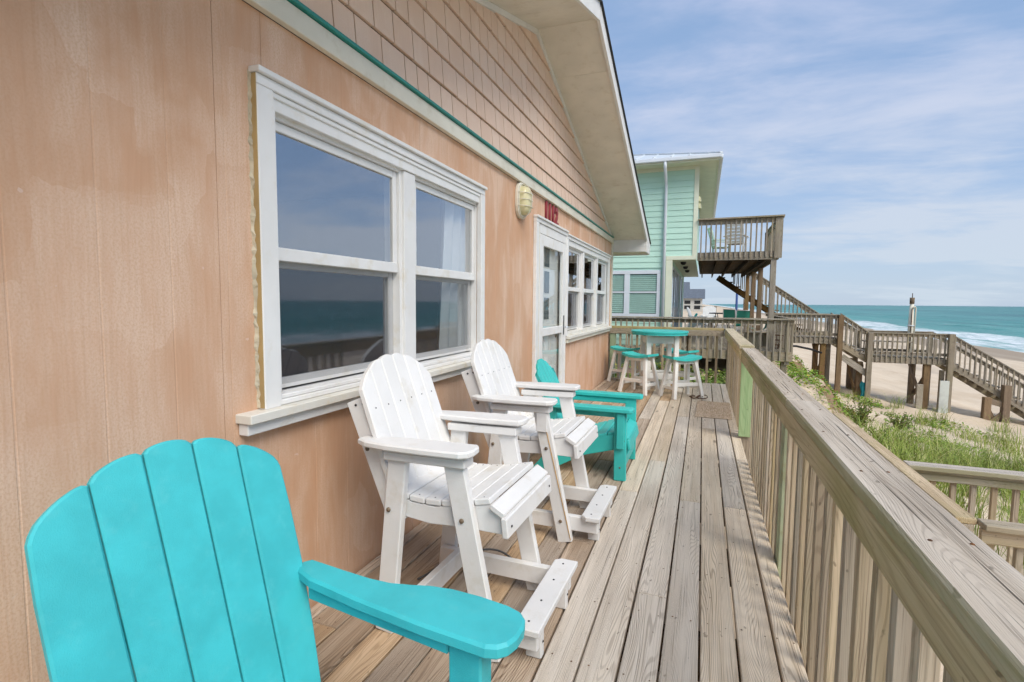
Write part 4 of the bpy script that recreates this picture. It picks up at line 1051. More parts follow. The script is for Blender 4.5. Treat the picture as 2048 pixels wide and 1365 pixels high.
sheet_box('porch_soffit', .742, 1.32, NY + .055, NYE, 2.425, 2.438, PALEY, nb)
block('frieze_board', -3.2, 1.345, NY - .028, NY + .01, 4.62, 4.72, PALEY, nb)
for y in (14.8, 16.6, 18.4): put('ceiling_lamp', dome_mesh(.075, .085), DARKM, nb, Matrix.Translation((1.0, y, 2.424)) @ Matrix.Rotation(math.pi, 4, 'X'))
# eaves, gutter, hipped metal roof
EX, EY = 1.78, 13.32; EZ = 4.72
sheet_box('eave_soffit', -5, EX - .03, EY + .03, NY - .03, EZ - .015, EZ, PALEY, nb); sheet_box('eave_soffit', 1.30, EX - .03, NY - .029, NYE + .4, EZ - .015, EZ, PALEY, nb)
block('fascia', -5, EX, EY, EY + .028, EZ - .03, EZ + .11, PALEY, nb); block('fascia', EX - .0285, EX, EY + .029, NYE + .4, EZ - .03, EZ + .11, PALEY, nb)
block('gutter', -5, EX + .05, EY - .085, EY - .001, EZ + .01, EZ + .10, GUTTER, nb, .012); block('gutter', EX + .002, EX + .085, EY - .002, NYE + .4, EZ + .01, EZ + .10, GUTTER, nb, .012)
ry = (EY + NYE + .4) / 2; RZ = EZ + .12 + (ry - EY) * .325; hx = EX - (ry - EY)
rv = [(-9, EY - .06, EZ + .105), (EX + .06, EY - .06, EZ + .105), (EX + .06, NYE + .46, EZ + .105), (-9, NYE + .46, EZ + .105), (hx, ry, RZ), (-9, ry, RZ)]
put('metal_roof', fixn(pymesh('hip', rv, [(0, 1, 4, 5), (1, 2, 4), (2, 3, 5, 4)])), METALROOF, nb)
for k in range(14):
    x_ = EX - .25 - k * .42; d_ = min(EX - x_, ry - EY)
    beam('roof_seam', (x_, EY - .06, EZ + .12), (x_, EY + d_ - .02, EZ + .12 + d_ * .325), .025, .03, METALROOF, nb)
beam('ridge_cap', (EX + .04, EY - .04, EZ + .125), (hx, ry, RZ + .015), .10, .03, GUTTER, nb)
# downspout
tube('downspout', [(.56, EY - .04, EZ + .01), (.56, EY - .03, EZ - .12), (.565, NY - .10, EZ - .38), (.57, NY - .075, EZ - .5), (.575, NY - .075, -.3)], .038, GUTTER, nb, 8)
# window with blinds
nw = sub('window', nb)
block('casing', -1.60, .49, NY - .04, NY - .002, 2.055, 2.15, GUTTER, nw); block('casing', -1.60, .49, NY - .04, NY - .002, .90, 1.03, GUTTER, nw)
for a, b in ((-1.60, -1.50), (-.42, -.28), (.405, .49)): block('casing', a, b, NY - .038, NY - .002, 1.031, 2.054, GUTTER, nw)
for a, b in ((-1.50, -.42), (-.28, .405)):
    block('meeting_rail', a, b, NY - .03, NY - .004, 1.565, 1.605, GUTTER, nw)
    for z0, z1 in ((1.031, 1.564), (1.606, 2.054)):
        vs = [(a, NY - .014, z0), (b, NY - .014, z0), (b, NY - .014, z1), (a, NY - .014, z1)]
        put('pane', pymesh('pane', vs, [(0, 1, 2, 3)]), GLASSN, nw)
        bv = []; bf = []
        zz_ = z0 + .02
        while zz_ < z1 - .02:
            q = len(bv); bv += [(a, NY - .010, zz_), (b, NY - .010, zz_), (b, NY - .002, zz_ + .040), (a, NY - .002, zz_ + .040)]; bf.append((q, q + 1, q + 2, q + 3)); zz_ += .052
        o_ = put('blind_slats', pymesh('blind', bv, bf), MATS.get('pale_blind') or paint('pale_blind', (.66, .76, .71), .6, .03), nw); o_['kind'] = 'stuff'
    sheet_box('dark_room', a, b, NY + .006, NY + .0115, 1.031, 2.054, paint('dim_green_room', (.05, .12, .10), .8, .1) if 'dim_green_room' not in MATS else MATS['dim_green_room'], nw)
# seaward windows and doors of the lower storey
for y0, y1, z0 in ((14.25, 15.1, .75), (15.4, 16.3, .1), (16.35, 17.25, .1), (17.3, 18.2, .1), (19.4, 20.6, .7)):
    block('window_frame', .742, .77, y0 - .06, y0, z0, 2.2, GUTTER, nb); block('window_frame', .742, .77, y1, y1 + .049, z0, 2.2, GUTTER, nb); block('window_frame', .742, .77, y0 - .06, y1 + .049, 2.201, 2.28, GUTTER, nb); block('window_frame', .742, .77, y0 + .001, y1 - .001, z0, z0 + .08, GUTTER, nb)
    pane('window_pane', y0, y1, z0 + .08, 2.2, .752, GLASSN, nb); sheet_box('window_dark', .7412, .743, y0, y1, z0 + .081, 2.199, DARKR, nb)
for y, zz2 in ((14.6, 4.05), (15.6, 4.05)):
    o_ = thing('globe_light', ['yellow globe light on the upper corner of the mint house, the nearer one', 'yellow globe light on the upper wall of the mint house, the farther one'][y > 15], 'wall light', (1.29, y, zz2))
    put('bracket', plate_mesh(disc(.04, 10), .02, .003), GUTTER, o_, basis((.012, 0, 0), (0, 1, 0), (0, 0, 1)))
    gm = dome_mesh(.085, .17, 12); put('globe', gm, LAMPG, o_, basis((.03, 0, -.085), (0, 1, 0), (-1, 0, 0)))

# neighbour's lower deck
nd = thing('neighbour_deck', 'grey plank deck of the mint house', None, (2, 18, 0), world=True, kind='structure')
for k in range(36):
    x_ = -1.6 + k * .142
    if x_ < .70: beam('plank', (x_, 13.36, .18), (x_, 13.76, .18), .135, .036, GREYW, nd)
    else: beam('plank', (x_, 13.36, .18), (x_, 30.0, .18), .135, .036, GREYW, nd)
block('rim_board', -1.6, 3.50, 13.315, 13.355, -.02, .196, GREYW, nd); block('rim_board', 3.455, 3.495, 13.356, 30.0, -.02, .196, GREYW, nd)
for x_ in (-.6, 1.4, 3.35): block('support_post', x_ - .06, x_ + .06, 13.4, 13.52, -1.2, -.022, GREYW, nd)
g = thing('railing', 'grey railing of the neighbour deck facing the gap between the houses', 'railing', (1.4, 13.3, 0), world=True)
beam('cap_rail', (-1.6, 13.30, .945), (3.56, 13.30, .958), .13, .036, GREYW, g); beam('top_rail', (-1.6, 13.335, .875), (3.50, 13.335, .885), .036, .09, GREYW, g)
balusters(g, (-1.6, 13.295, 0), (3.46, 13.295, 0), .138, .0, .925, .036, GREYW)
for x_ in (1.72, 3.40): block('post', x_ - .05, x_ + .05, 13.357, 13.45, -.1, .925, GREYW, g)
g = thing('railing', 'grey railing on the seaward edge of the neighbour deck', 'railing', (3.5, 18, 0), world=True)
beam('cap_rail', (3.50, 13.38, .955), (3.50, 17.9, .955), .12, .036, GREYW, g); beam('top_rail', (3.47, 13.38, .885), (3.47, 17.9, .885), .036, .09, GREYW, g)
balusters(g, (3.515, 13.4, 0), (3.515, 17.9, 0), .138, .0, .93, .036, GREYW)

# upper balcony
bc = thing('balcony', 'weathered timber balcony on posts along the upper floor of the mint house', 'balcony', (2.2, 18, 2.4), world=True)
BZ = 2.56; BX0, BX1 = 1.36, 3.19; BY0, BY1 = 13.78, 23.0
block('rim_board', BX0, BX1, BY0, BY0 + .04, 2.37, BZ + .01, GREYW, bc); block('rim_board', BX1 - .04, BX1, BY0 + .041, BY1, 2.37, BZ + .01, GREYW, bc)
for k in range(60):
    y_ = BY0 + .12 + k * .152
    beam('floor_board', (BX0, y_, BZ - .018), (BX1 - .045, y_, BZ - .018), .143, .034, DARKW if k % 3 else BROWNW, bc)
for k in range(5): x_ = BX0 + .1 + k * .38; block('joist', x_ - .02, x_ + .02, BY0 + .042, BY1, 2.38, BZ - .04, DARKW, bc)
for y_ in (13.84, 16.75, 19.0, 21.4):
    block('post', 3.02, 3.145, y_ - .06, y_ + .06, -.3 if y_ > 14 else -.9, 2.368, BROWNW if y_ > 14 else GREYW, bc, .006)
block('railing_post', 3.08, 3.245, BY0 - .045, BY0 - .003, 2.40, 3.35, GREYW, bc)
beam('cap_rail', (BX0 - .01, BY0 - .03, 3.372), (3.27, BY0 - .03, 3.385), .13, .036, GREYW, bc); beam('top_rail', (BX0, BY0 + .02, 3.295), (3.19, BY0 + .02, 3.305), .036, .115, GREYW, bc)
balusters(bc, (BX0 + .02, BY0 - .02, 0), (3.07, BY0 - .02, 0), .107, 2.43, 3.35, .034, GREYW)
beam('cap_rail', (3.22, BY0 + .05, 3.372), (3.22, 16.6, 3.372), .12, .036, GREYW, bc); beam('top_rail', (3.20, BY0 + .05, 3.30), (3.20, 16.6, 3.30), .036, .10, GREYW, bc)
balusters(bc, (3.215, BY0 + .1, 0), (3.215, 16.5, 0), .107, 2.43, 3.35, .034, GREYW)
block('railing_post', 3.15, 3.24, 16.6, 16.70, 2.58, 3.36, BROWNW, bc)
def stringer_stair(parent, y0, y1, a, b, n, mat, treadmat):
    """a, b: (x, z) of the walking line at top and bottom"""
    for y_ in (y0, y1): beam('stringer', (a[0], y_, a[1] - .16), (b[0], y_, b[1] - .16), .04, .18, mat, parent, (0, 0, 1))
    for k in range(n):
        t = (k + .5) / n; x_ = a[0] + (b[0] - a[0]) * t; z_ = a[1] + (b[1] - a[1]) * (k + 1) / (n + 1)
        beam('tread', (x_, y0 + .022, z_), (x_, y1 - .022, z_), .27, .036, treadmat, parent)
def slope_rail(parent, y, a, b, capw, mat, h=.92, pitch=.135, off=-.037):
    a = Vector((a[0], y, a[1])); b = Vector((b[0], y, b[1])); u = Vector((0, 0, 1))
    beam('cap_rail', a + u * h, b + u * h, capw, .034, mat, parent); beam('top_rail', a + u * (h - .075), b + u * (h - .075), .036, .095, mat, parent)
    balusters(parent, a, b, pitch, -.02, h - .035, .034, mat, (0, off, 0))
ns = thing('balcony_stairs', 'timber stairs dropping seaward from the far end of the upper balcony', 'stairs', (4, 23, 0), world=True)
stringer_stair(ns, 22.1, 23.0, (2.05, 2.52), (5.7, -.02), 13, DARKW, BROWNW)
slope_rail(ns, 22.06, (2.6, 2.14), (5.65, .02), .10, GREYW); slope_rail(ns, 23.04, (2.6, 2.14), (5.65, .02), .10, GREYW)

# furniture next door ----------------------------------------------------
adirondack('lounge_chair', 'white fan-back lounge chair on the neighbour deck, seen from the front', 1.88, 28.0, R(-95), WHITEC, width=.62, top_z=1.0, back_top_x=.28, backw=.62, curved_arm=True, simple=True, nS=7)
for o in (bpy.data.objects[-1],): pass
def deck_up(o, dz):
    W = WM[o.name].copy(); W[2][3] += dz; WM[o.name] = W; o.matrix_basis = W
last = [o for o in COL.objects if o.name.startswith('lounge_chair') and o.parent is None]
deck_up(last[-1], .20)
adirondack('lounge_chair', 'white lounge chair with a teal cushion beside the mint house wall', 0.62, 24.2, R(-12), WHITEC, width=.6, top_z=.95, back_top_x=.28, backw=.5, simple=True)
last = [o for o in COL.objects if o.name.startswith('lounge_chair') and o.parent is None]; deck_up(last[-1], .20)
ck = thing('cushion', 'teal cushion on the white chair beside the mint house', 'cushion', (1.22, 24.0, .68), 0)
put('pad', plate_mesh([(-.03, -.17), (.28, -.18), (.30, 0), (.28, .18), (-.03, .17)], .10, .035), TEALCLOTH if False else TEAL2, ck, Matrix.Translation((-.05, 0, -.06)) @ Matrix.Rotation(R(-62), 4, 'Y'))
put('red_pad', plate_mesh([(-.05, -.14), (.2, -.14), (.2, .14), (-.05, .14)], .06, .025), RED_C, ck, Matrix.Translation((.06, -.02, -.14)))
def sling_chair(label, x, y, rot):
    c = thing('sling_chair', label, 'chair', (x, y, .20), rot, 'green sling chairs next door', scale=.9)
    for s in (-1, 1):
        tube('side_frame', [(-.30, s * .27, .01), (.20, s * .27, .01), (.26, s * .27, .06), (.24, s * .27, .60), (.12, s * .27, .63), (-.22, s * .27, .60)], .014, WHITEC, c, 6)
        tube('back_frame', [(.20, s * .25, .40), (-.20, s * .25, .36), (-.36, s * .25, .98)], .014, WHITEC, c, 6)
    tube('top_bar', [(-.36, -.25, .98), (-.36, .25, .98)], .013, WHITEC, c, 6)
    vs = []; prof = [(.22, .41), (.05, .37), (-.16, .365), (-.21, .42), (-.29, .70), (-.36, .97)]
    for px_, pz_ in prof: vs += [(px_, -.24, pz_ + .012), (px_, .24, pz_ + .012)]
    nv = len(vs); vs += [(a + .008, b, c_ - .008) for a, b, c_ in vs]
    fs = [(2 * i, 2 * i + 1, 2 * i + 3, 2 * i + 2) for i in range(len(prof) - 1)]; fs += [(nv + a, nv + d, nv + c_, nv + b) for a, b, c_, d in fs]
    fs += [(0, nv, nv + 1, 1), (nv - 2, nv - 1, 2 * nv - 1, 2 * nv - 2)] + [(2 * i, 2 * i + 2, nv + 2 * i + 2, nv + 2 * i) for i in range(len(prof) - 1)] + [(2 * i + 1, nv + 2 * i + 1, nv + 2 * i + 3, 2 * i + 3) for i in range(len(prof) - 1)]
    put('sling', fixn(pymesh('sling', vs, fs)), SLING, c)
sling_chair('green sling chair behind the neighbour railing, back turned, the left one', 2.58, 22.6, R(80))
sling_chair('green sling chair behind the neighbour railing, back turned, the right one', 2.82, 19.6, R(95))
sling_chair('green sling chair side-on between the balcony posts', 3.15, 17.4, R(180))
pt = thing('patio_table', 'dark round patio table among the neighbour chairs', 'table', (2.35, 24.2, .20))
put('top', plate_mesh(disc(.55, 28), .03, .006), DARKM, pt, Matrix.Translation((0, 0, .70)))
tube('rim', [(.55 * math.cos(a), .55 * math.sin(a), .685) for a in [k * math.pi / 12 for k in range(24)]], .014, DARKM, pt, 6, True)
for k in range(4): a = k * math.pi / 2 + .6; tube('leg', [(.36 * math.cos(a), .36 * math.sin(a), .68), (.28 * math.cos(a), .28 * math.sin(a), .35), (.42 * math.cos(a), .42 * math.sin(a), 0)], .016, DARKM, pt, 6)
bn = thing('bench', 'weathered timber bench end behind the neighbour railing', 'bench', (2.95, 14.55, .20), R(60))
for k in range(3): beam('seat_board', (-.55, -.14 + k * .13, .40), (.55, -.14 + k * .13, .40), .12, .03, GREYW, bn)
for s in (-1, 1): block('leg', s * .45 - .03, s * .45 + .03, -.17, .17, 0, .384, GREYW, bn)
beam('back_board', (-.55, .22, .62), (.55, .22, .62), .03, .14, GREYW, bn)
for s in (-1, 1): block('back_post', s * .45 - .03, s * .45 + .03, .17, .204, 0.0, .70, GREYW, bn)
wp = thing('wire_planter', 'rusty wire planter by the neighbour railing corner', 'planter', (3.25, 14.2, .20))
for z_, r_ in ((.10, .10), (.22, .15), (.34, .17)): tube('ring', [(r_ * math.cos(a), r_ * math.sin(a), z_) for a in [k * math.pi / 8 for k in range(16)]], .008, RUST, wp, 5, True)
for k in range(8): a = k * math.pi / 4; tube('rib', [(.07 * math.cos(a), .07 * math.sin(a), 0), (.12 * math.cos(a), .12 * math.sin(a), .15), (.17 * math.cos(a), .17 * math.sin(a), .34)], .006, RUST, wp, 5)

def rocker(label, x, y, rot, mat):
    c = thing('rocking_chair', label, 'rocking chair', (x, y, BZ), rot, scale=.82, group= 'rocking chairs on the balcony')
    for s in (-1, 1):
        tube('runner', [(-.45, s * .26, .07), (-.2, s * .26, .025), (.05, s * .26, .02), (.3, s * .26, .03), (.45, s * .26, .06)], .018, mat, c, 6)
        beam('leg', (.22, s * .26, .03), (.22, s * .26, .62), .045, .045, mat, c, (1, 0, 0)); beam('leg', (-.20, s * .26, .03), (-.20, s * .26, .40), .045, .045, mat, c, (1, 0, 0))
        beam('back_post', (-.20, s * .26, .38), (-.40, s * .26, 1.12), .045, .045, mat, c, (1, 0, 0)); beam('arm', (-.30, s * .28, .64), (.30, s * .28, .63), .10, .025, mat, c)
    for k in range(5): beam('seat_slat', (-.18 + k * .095, -.25, .40), (-.18 + k * .095, .25, .40), .085, .022, mat, c)
    for k in range(7):
        t = .06 + k * .14; beam('back_slat', (-.20 - .2 * t, -.236, .40 + .72 * t), (-.20 - .2 * t, .236, .40 + .72 * t), .02, .085, mat, c, (-.27, 0, .96))
rocker('white ladder-back rocking chair on the balcony, nearer the sea', 2.30, 15.0, R(75), WHITEC)
PALEG = paint('pale_green_chair_paint', (.52, .64, .56), .5, .04)
rocker('pale green rocking chair on the balcony, turned sideways', 1.95, 15.9, R(10), PALEG)

# ------------------------------------------------------------------ boardwalk to the beach
bw = thing('boardwalk', 'weathered timber boardwalk on posts stepping down to the beach', 'boardwalk', (8, 20.7, -2), world=True)
BY, BYF = 20.0, 21.4
def flat_section(x0, x1, cap, floor, far=True):
    n = int((x1 - x0) / .145)
    for k in range(n): x_ = x0 + (k + .5) * (x1 - x0) / n; beam('plank', (x_, BY + .02, floor - .018), (x_, BYF - .02, floor - .018), .138, .036, GREYW, bw)
    for y in ((BY, BYF) if far else (BY,)):
        block('rim_board', x0, x1, y - .02, y + .02, floor - .22, floor - .037, GREYW, bw)
        beam('cap_rail', (x0 - .02, y - .01, cap - .018), (x1 + .02, y - .01, cap - .018), .12, .036, GREYW, bw); beam('top_rail', (x0, y, cap - .085), (x1, y, cap - .085), .036, .095, GREYW, bw)
        balusters(bw, (x0, y - .038, 0), (x1, y - .038, 0), .137, floor - .20, cap - .036, .034, GREYW)
        block('low_rail', x0, x1, y - .018, y + .018, floor + .06, floor + .15, GREYW, bw)
flat_section(3.75, 5.80, .985, .20)
flat_section(6.72, 8.83, .42, -.36)
# short flight between the two levels
stringer_stair(bw, BY, BYF, (5.84, .20), (6.70, -.36), 3, GREYW, GREYW)
for y in (BY, BYF): slope_rail(bw, y, (5.86, .14), (6.70, -.46), .10, GREYW, .87)
# long flight to the sand
stringer_stair(bw, BY, BYF, (8.95, -.40), (12.3, -2.62), 13, GREYW, GREYW)
for y in (BY, BYF): slope_rail(bw, y, (8.95, -.50), (12.35, -2.72), .11, GREYW, .88)
for x_, m_, zt in ((5.86, BROWNW, .97), (6.72, GREYW, .40), (8.88, GREYW, .42)):
    block('post', x_ - .075, x_ + .075, BY - .20, BY - .058, -2.6, zt, m_, bw, .006); block('post', x_ - .07, x_ + .07, BYF + .03, BYF + .17, -2.8, zt, GREYW, bw, .006)
for x_, zt in ((5.42, .0), (6.52, -.58), (8.36, -.58)):
    block('post', x_ - .08, x_ + .08, BY + .03, BY + .19, -2.7, zt, BROWNW, bw, .006)
    block('post', x_ - .08, x_ + .08, BYF - .19, BYF - .03, -2.8, zt, BROWNW, bw, .006)
    beam('brace', (x_ + .09, BY + .10, zt - .1), (x_ + .09, BYF - .10, zt - 1.15), .04, .14, BROWNW, bw); beam('brace', (x_ - .09, BY + .10, zt - 1.15), (x_ - .09, BYF - .10, zt - .1), .04, .14, BROWNW, bw)
    beam('header', (x_, BY + .02, zt + .08), (x_, BYF - .02, zt + .08), .10, .15, BROWNW, bw) if zt > -.3 else None
beam('brace', (5.95, BY - .08, -.42), (6.72, BY - .08, -.98), .04, .20, GREYW, bw)
block('post', 8.08, 8.25, BY - .10, BY + .0, -2.5, -1.22, GREYW, bw, .006); block('post', 8.62, 8.86, BY - .26, BY - .205, -2.6, -1.05, paint('bleached_board', (.55, .57, .52), .8, .1), bw, .004)
block('post', 8.70, 8.82, BY + .02, BY + .12, -2.6, -.75, GREYW, bw, .006)
for x_, zt in ((10.32, -1.10), (9.86, -1.50)):
    block('post', x_ - .09, x_ + .09, BY - .24, BY - .06, -3.0, zt, BROWNW, bw, .006)
beam('brace', (9.86, BY - .15, -2.45), (10.3, BY - .15, -1.95), .04, .15, BROWNW, bw); beam('brace', (9.86, BY - .10, -1.8), (10.25, BY - .10, -2.55), .04, .15, BROWNW, bw); beam('brace', (9.86, BY - .16, -1.60), (10.3, BY - .16, -1.72), .04, .17, BROWNW, bw)
# built-in benches on the landing
for x0_ in (6.85, 7.6): block('bench_seat', x0_, x0_ + .65, BYF - .42, BYF - .06, .04, .08, GREYW, bw)
sp = thing('shower_post', 'white weathered shower post with rusty pipe and brown cap on the boardwalk', 'shower post', (8.22, 21.22, -.36))
tube('post', [(0, 0, 0), (0, 0, .9), (-.01, 0, 1.72)], .075, CREAM, sp, 8, radii=[.085, .085, .062]); tube('cap', [(-.01, 0, 1.72), (-.01, 0, 1.93)], .072, BROWNW, sp, 8)
tube('finial', [(-.01, 0, 1.93), (-.01, 0, 2.08)], .012, RUST, sp, 6)
tube('pipe', [(.09, -.06, .10), (.09, -.06, 1.55), (.06, -.08, 1.62), (.02, -.10, 1.62), (0, -.10, 1.55)], .022, CREAM, sp, 6); tube('rust_pipe', [(-.02, -.088, .2), (-.02, -.088, 1.55)], .014, RUST, sp, 6)
tube('strap', [(.10 * math.cos(a), .10 * math.sin(a), .98) for a in [k * math.pi / 6 for k in range(12)]], .018, GUTTER, sp, 6, True)
tl = thing('hanging_towel', 'dark teal towel hanging under the boardwalk', 'towel', (6.62, 19.84, -1.75))
vs = []; fs = []
for lay in (0, .012):
    for j in range(8):
        for i in range(7): u = i / 6 - .5; vs.append((u * (.20 + .05 * math.sin(j)), lay + .03 * math.sin(i * 2.1 + j * .5), .52 - j * .075 + .02 * math.sin(i * 1.7)))
for lay in (0, 1):
    for j in range(7):
        for i in range(6): a = lay * 56 + j * 7 + i; fs.append((a, a + 1, a + 8, a + 7))
put('cloth', pymesh('towel', vs, fs, True), TEALCLOTH, tl)
# drain hose sagging from the neighbour deck
tag(tube('hose', [(3.6, 16.5, .02), (4.0, 18.2, .0), (4.5, 19.3, -.08), (5.0, 19.75, -.2), (5.35, 19.9, -.32)], .035, DARKM, None, 6), 'black hose sagging from the neighbour deck to the boardwalk post', 'hose')

# ------------------------------------------------------------------ far shore: small houses and posts down the beach
def far_house(label, x, y, w, d, h, wall, roofm, flat=False):
    zb = -.6; t_ = thing('distant_house', label, 'house', (x, y, zb), 0, 'distant beach houses')
    sheet_box('wall', -w / 2, w / 2, -d / 2, d / 2, 0, h, wall, t_)
    e = .5; vs = [(-w / 2 - e, -d / 2 - e, h), (w / 2 + e, -d / 2 - e, h), (w / 2 + e, d / 2 + e, h), (-w / 2 - e, d / 2 + e, h), (-w / 2 - e, 0, h + d * .30), (w / 2 + e, 0, h + d * .30)]
    put('roof', fixn(pymesh('roof', vs, [(0, 1, 5, 4), (2, 3, 4, 5), (0, 4, 3), (1, 2, 5), (0, 3, 2, 1)])), roofm, t_)
    for k in range(3):
        x_ = -w / 2 + w * (k + .5) / 3
        for z_ in ((h * .25, h * .5), (h * .62, h * .85)): block('window', x_ - w * .1, x_ + w * .1, -d / 2 - .05, -d / 2 - .002, z_[0], z_[1], DARKM, t_)
    block('porch_deck', w / 2 - .5, w / 2 + 3, -d / 2, d / 2, h * .42, h * .46, GREYW, t_); 
    for yy_ in (-d / 2 + .2, d / 2 - .2): block('porch_post', w / 2 + 2.6, w / 2 + 2.85, yy_ - .12, yy_ + .12, -.5, h * .42 - .003, GREYW, t_)
far_house('distant grey-roofed beach house, the taller of the two', -6.9, 165, 8, 8, 6.0, FARW, GREYR)
far_house('distant pale beach house with grey roof, the lower and nearer one', -1.6, 120, 6, 7, 3.0, FARW, GREYR)
for lab, x_, y_, h_, r_, m_ in (('tall blue post on the far beach', 4.0, 44, 3.2, .085, BLUEP), ('short dark post on the far beach beside the blue one', 4.45, 42, 1.7, .10, BROWNW)):
    zz_ = ground_z(x_, y_); t_ = thing('beach_post', lab, 'post', (x_, y_, zz_)); tube('shaft', [(0, 0, -.3), (0, 0, h_)], r_, m_, t_, 8); tube('cap', [(0, 0, h_), (0, 0, h_ + .45)], r_ * 1.04, GUTTER if m_ is BLUEP else m_, t_, 8)
ys_ = thing('beach_sign', 'yellow sign on the far beach', 'sign', (3.3, 46, ground_z(3.3, 46)))
block('board', -.17, .17, -.02, .02, .72, 1.22, YELLOWS, ys_); 
for s in (-1, 1): block('stake', s * .12 - .02, s * .12 + .02, .022, .06, -.2, 1.1, BROWNW, ys_)

# ------------------------------------------------------------------ plants
RG = random.Random(21)
def blades(V, F, x, y, n, spread, hmin, hmax, wid=.0042, lean=.95):
    for _ in range(n):
        a = RG.uniform(0, 6.283); r_ = spread * math.sqrt(RG.random()); bx_, by_ = x + r_ * math.cos(a), y + r_ * math.sin(a); bz = ground_z(bx_, by_) - .01
        h_ = RG.uniform(hmin, hmax); la = RG.uniform(0, 6.283); ln = RG.uniform(.15, lean) * h_; dx, dy = math.cos(la), math.sin(la); w_ = wid * RG.uniform(.7, 1.4)
        px_, py_ = -dy * w_, dx * w_; b = len(V)
        for t in (0, .4, .75): k = ln * t * t; f = 1 - .45 * t; V += [(bx_ + dx * k + px_ * f, by_ + dy * k + py_ * f, bz + h_ * (t - .12 * t * t)), (bx_ + dx * k - px_ * f, by_ + dy * k - py_ * f, bz + h_ * (t - .12 * t * t))]
        V.append((bx_ + dx * ln * 1.15, by_ + dy * ln * 1.15, bz + h_ * .84)); F += [(b, b + 1, b + 3, b + 2), (b + 2, b + 3, b + 5, b + 4), (b + 4, b + 5, b + 6)]
def leaves(V, F, x, y, z, n, rx, ry, zr, size):
    for _ in range(n):
        a = RG.uniform(0, 6.283); r_ = math.sqrt(RG.random()); lx, ly = x + rx * r_ * math.cos(a), y + ry * r_ * math.sin(a); lz = (ground_z(lx, ly) if z is None else z) + RG.uniform(.01, zr)
        s_ = size * RG.uniform(.6, 1.3); nv = Vector((RG.gauss(0, .5), RG.gauss(0, .5), 1)).normalized(); u = nv.orthogonal().normalized(); u.rotate(Matrix.Rotation(RG.uniform(0, 6.28), 3, nv)); v_ = nv.cross(u); c = Vector((lx, ly, lz)); b = len(V)
        for k in range(6): t = k * math.pi / 3; V.append(tuple(c + u * (s_ * math.cos(t)) + v_ * (s_ * .75 * math.sin(t))))
        F.append(tuple(range(b, b + 6)))
V, F = [], []
def scatter(n_t, x0, x1, y0, y1, n, spread, h0, h1, thr=-1.0, fr=.5):
    for _ in range(n_t):
        x_, y_ = RG.uniform(x0, x1), RG.uniform(y0, y1)
        if mnoise.noise(Vector((x_ * fr, y_ * fr, 9.0))) < thr: continue
        blades(V, F, x_, y_, n, spread, h0, h1)
scatter(210, 4.9, 7.4, 9.2, 12.6, 36, .20, .18, .58, -.04, .8)       # the thick clump right of the near rail
scatter(110, 3.6, 6.0, 5.6, 9.4, 46, .20, .28, .70, -.22, .7)        # behind the lower rails
scatter(60, 6.4, 8.6, 11.5, 16.5, 24, .20, .15, .48, -.08)
scatter(26, 5.0, 8.2, 15.5, 19.5, 14, .18, .12, .42, .05)
scatter(16, 3.7, 4.6, 12.4, 18, 14, .2, .15, .4)
scatter(50, 2.4, 3.6, 7.4, 12.0, 30, .25, .2, .55, -.2)
for x_, y_ in ((7.13, 18.6), (7.22, 16.6), (7.9, 17.6), (9.2, 17.5), (8.3, 15.0), (8.6, 16.2), (9.0, 16.4)): blades(V, F, x_, y_, 60, .22, .25, .6)
tag(put('dune_grass', pymesh('grass', V, F), GRASS), 'long green dune grass in clumps on the sand', 'grass', kind='stuff')
V, F = [], []
for _ in range(240):
    x_, y_ = RG.uniform(4.3, 6.6), RG.uniform(13.5, 19.3)
    if mnoise.noise(Vector((x_ * .6, y_ * .45, 2.0))) < .08: continue
    leaves(V, F, x_, y_, None, 34, .36, .36, .10, .030)
for _ in range(150):
    x_, y_ = RG.uniform(6.0, 8.6), RG.uniform(11.5, 17.5)
    if mnoise.noise(Vector((x_ * .55, y_ * .5, 6.0))) < .02: continue
    leaves(V, F, x_, y_, None, 30, .34, .34, .08, .030)
for _ in range(70): leaves(V, F, RG.uniform(3.4, 4.15), RG.uniform(12.2, 19), None, 30, .22, .3, .16, .030)
tag(put('dune_vines', pymesh('vines', V, F), VINE), 'leafy green ground vines creeping over the dune sand', 'ground cover', kind='stuff')
V, F = [], []
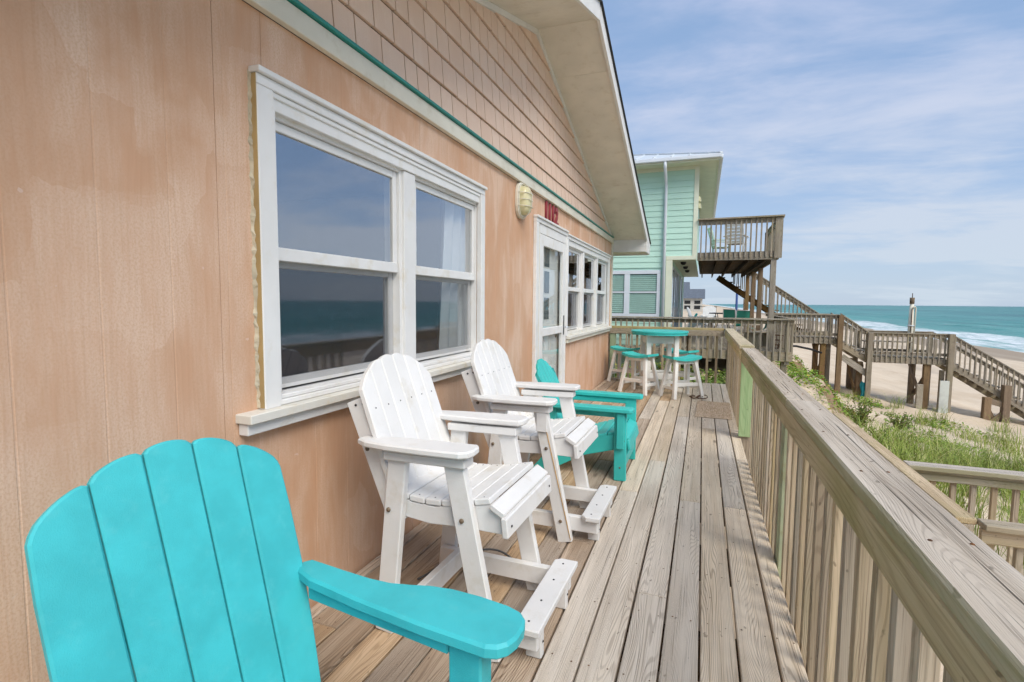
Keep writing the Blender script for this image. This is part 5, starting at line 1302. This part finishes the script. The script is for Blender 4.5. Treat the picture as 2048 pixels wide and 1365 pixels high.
for _ in range(330): leaves(V, F, RG.uniform(-1.6, 3.0), RG.uniform(9.6, 13.2), None, 55, .3, .3, .30, .036)
tag(put('undergrowth', pymesh('undergrowth', V, F), BUSH), 'dense low green undergrowth between the two decks', 'undergrowth', kind='stuff')
def shrub(label, x, y, h_, n_st, spread):
    z0 = ground_z(x, y); t_ = thing('dune_shrub', label, 'shrub', (x, y, z0 - .02)); SV, SF = [], []; LV, LF = [], []
    for k in range(n_st):
        a = RG.uniform(0, 6.283); ln = spread * RG.uniform(.35, 1.0); hh = h_ * RG.uniform(.6, 1.05); pts = [Vector((0.01 * math.cos(a), .01 * math.sin(a), 0))]
        for q in range(1, 6): t = q / 5; pts.append(Vector((ln * t ** 1.3 * math.cos(a) + RG.gauss(0, .01), ln * t ** 1.3 * math.sin(a) + RG.gauss(0, .01), hh * t)))
        m_ = tube_mesh(pts, .006, 4, radii=[.010, .008, .006, .005, .004, .002]); b = len(SV); SV += [tuple(v.co) for v in m_.vertices]; SF += [tuple(b + i for i in p.vertices) for p in m_.polygons]; bpy.data.meshes.remove(m_)
        for q in range(46):
            t = RG.uniform(.25, 1); i = min(int(t * 5), 4); p = pts[i].lerp(pts[i + 1], t * 5 - i); d = Vector((RG.gauss(0, 1), RG.gauss(0, 1), RG.gauss(.6, .6))).normalized(); s_ = RG.uniform(.05, .095) * (1.1 - t * .3); w_ = s_ * .17
            side = d.orthogonal().normalized(); side.rotate(Matrix.Rotation(RG.uniform(0, 6.28), 3, d)); b = len(LV); LV += [tuple(p), tuple(p + d * s_ * .5 + side * w_), tuple(p + d * s_), tuple(p + d * s_ * .5 - side * w_)]; LF.append((b, b + 1, b + 2, b + 3))
    put('stems', pymesh('stems', SV, SF), BROWNW, t_); put('foliage', pymesh('foliage', LV, LF), BUSH, t_)
shrub('bushy green shrub standing alone on the pale sand near the deck rail', 4.72, 12.5, .66, 22, .42)
shrub('smaller dune shrub right of the bushy one, nearer the boardwalk', 6.05, 14.7, .50, 14, .3)
shrub('low yellowish shrub at the foot of the thick grass', 4.55, 10.6, .42, 12, .3)
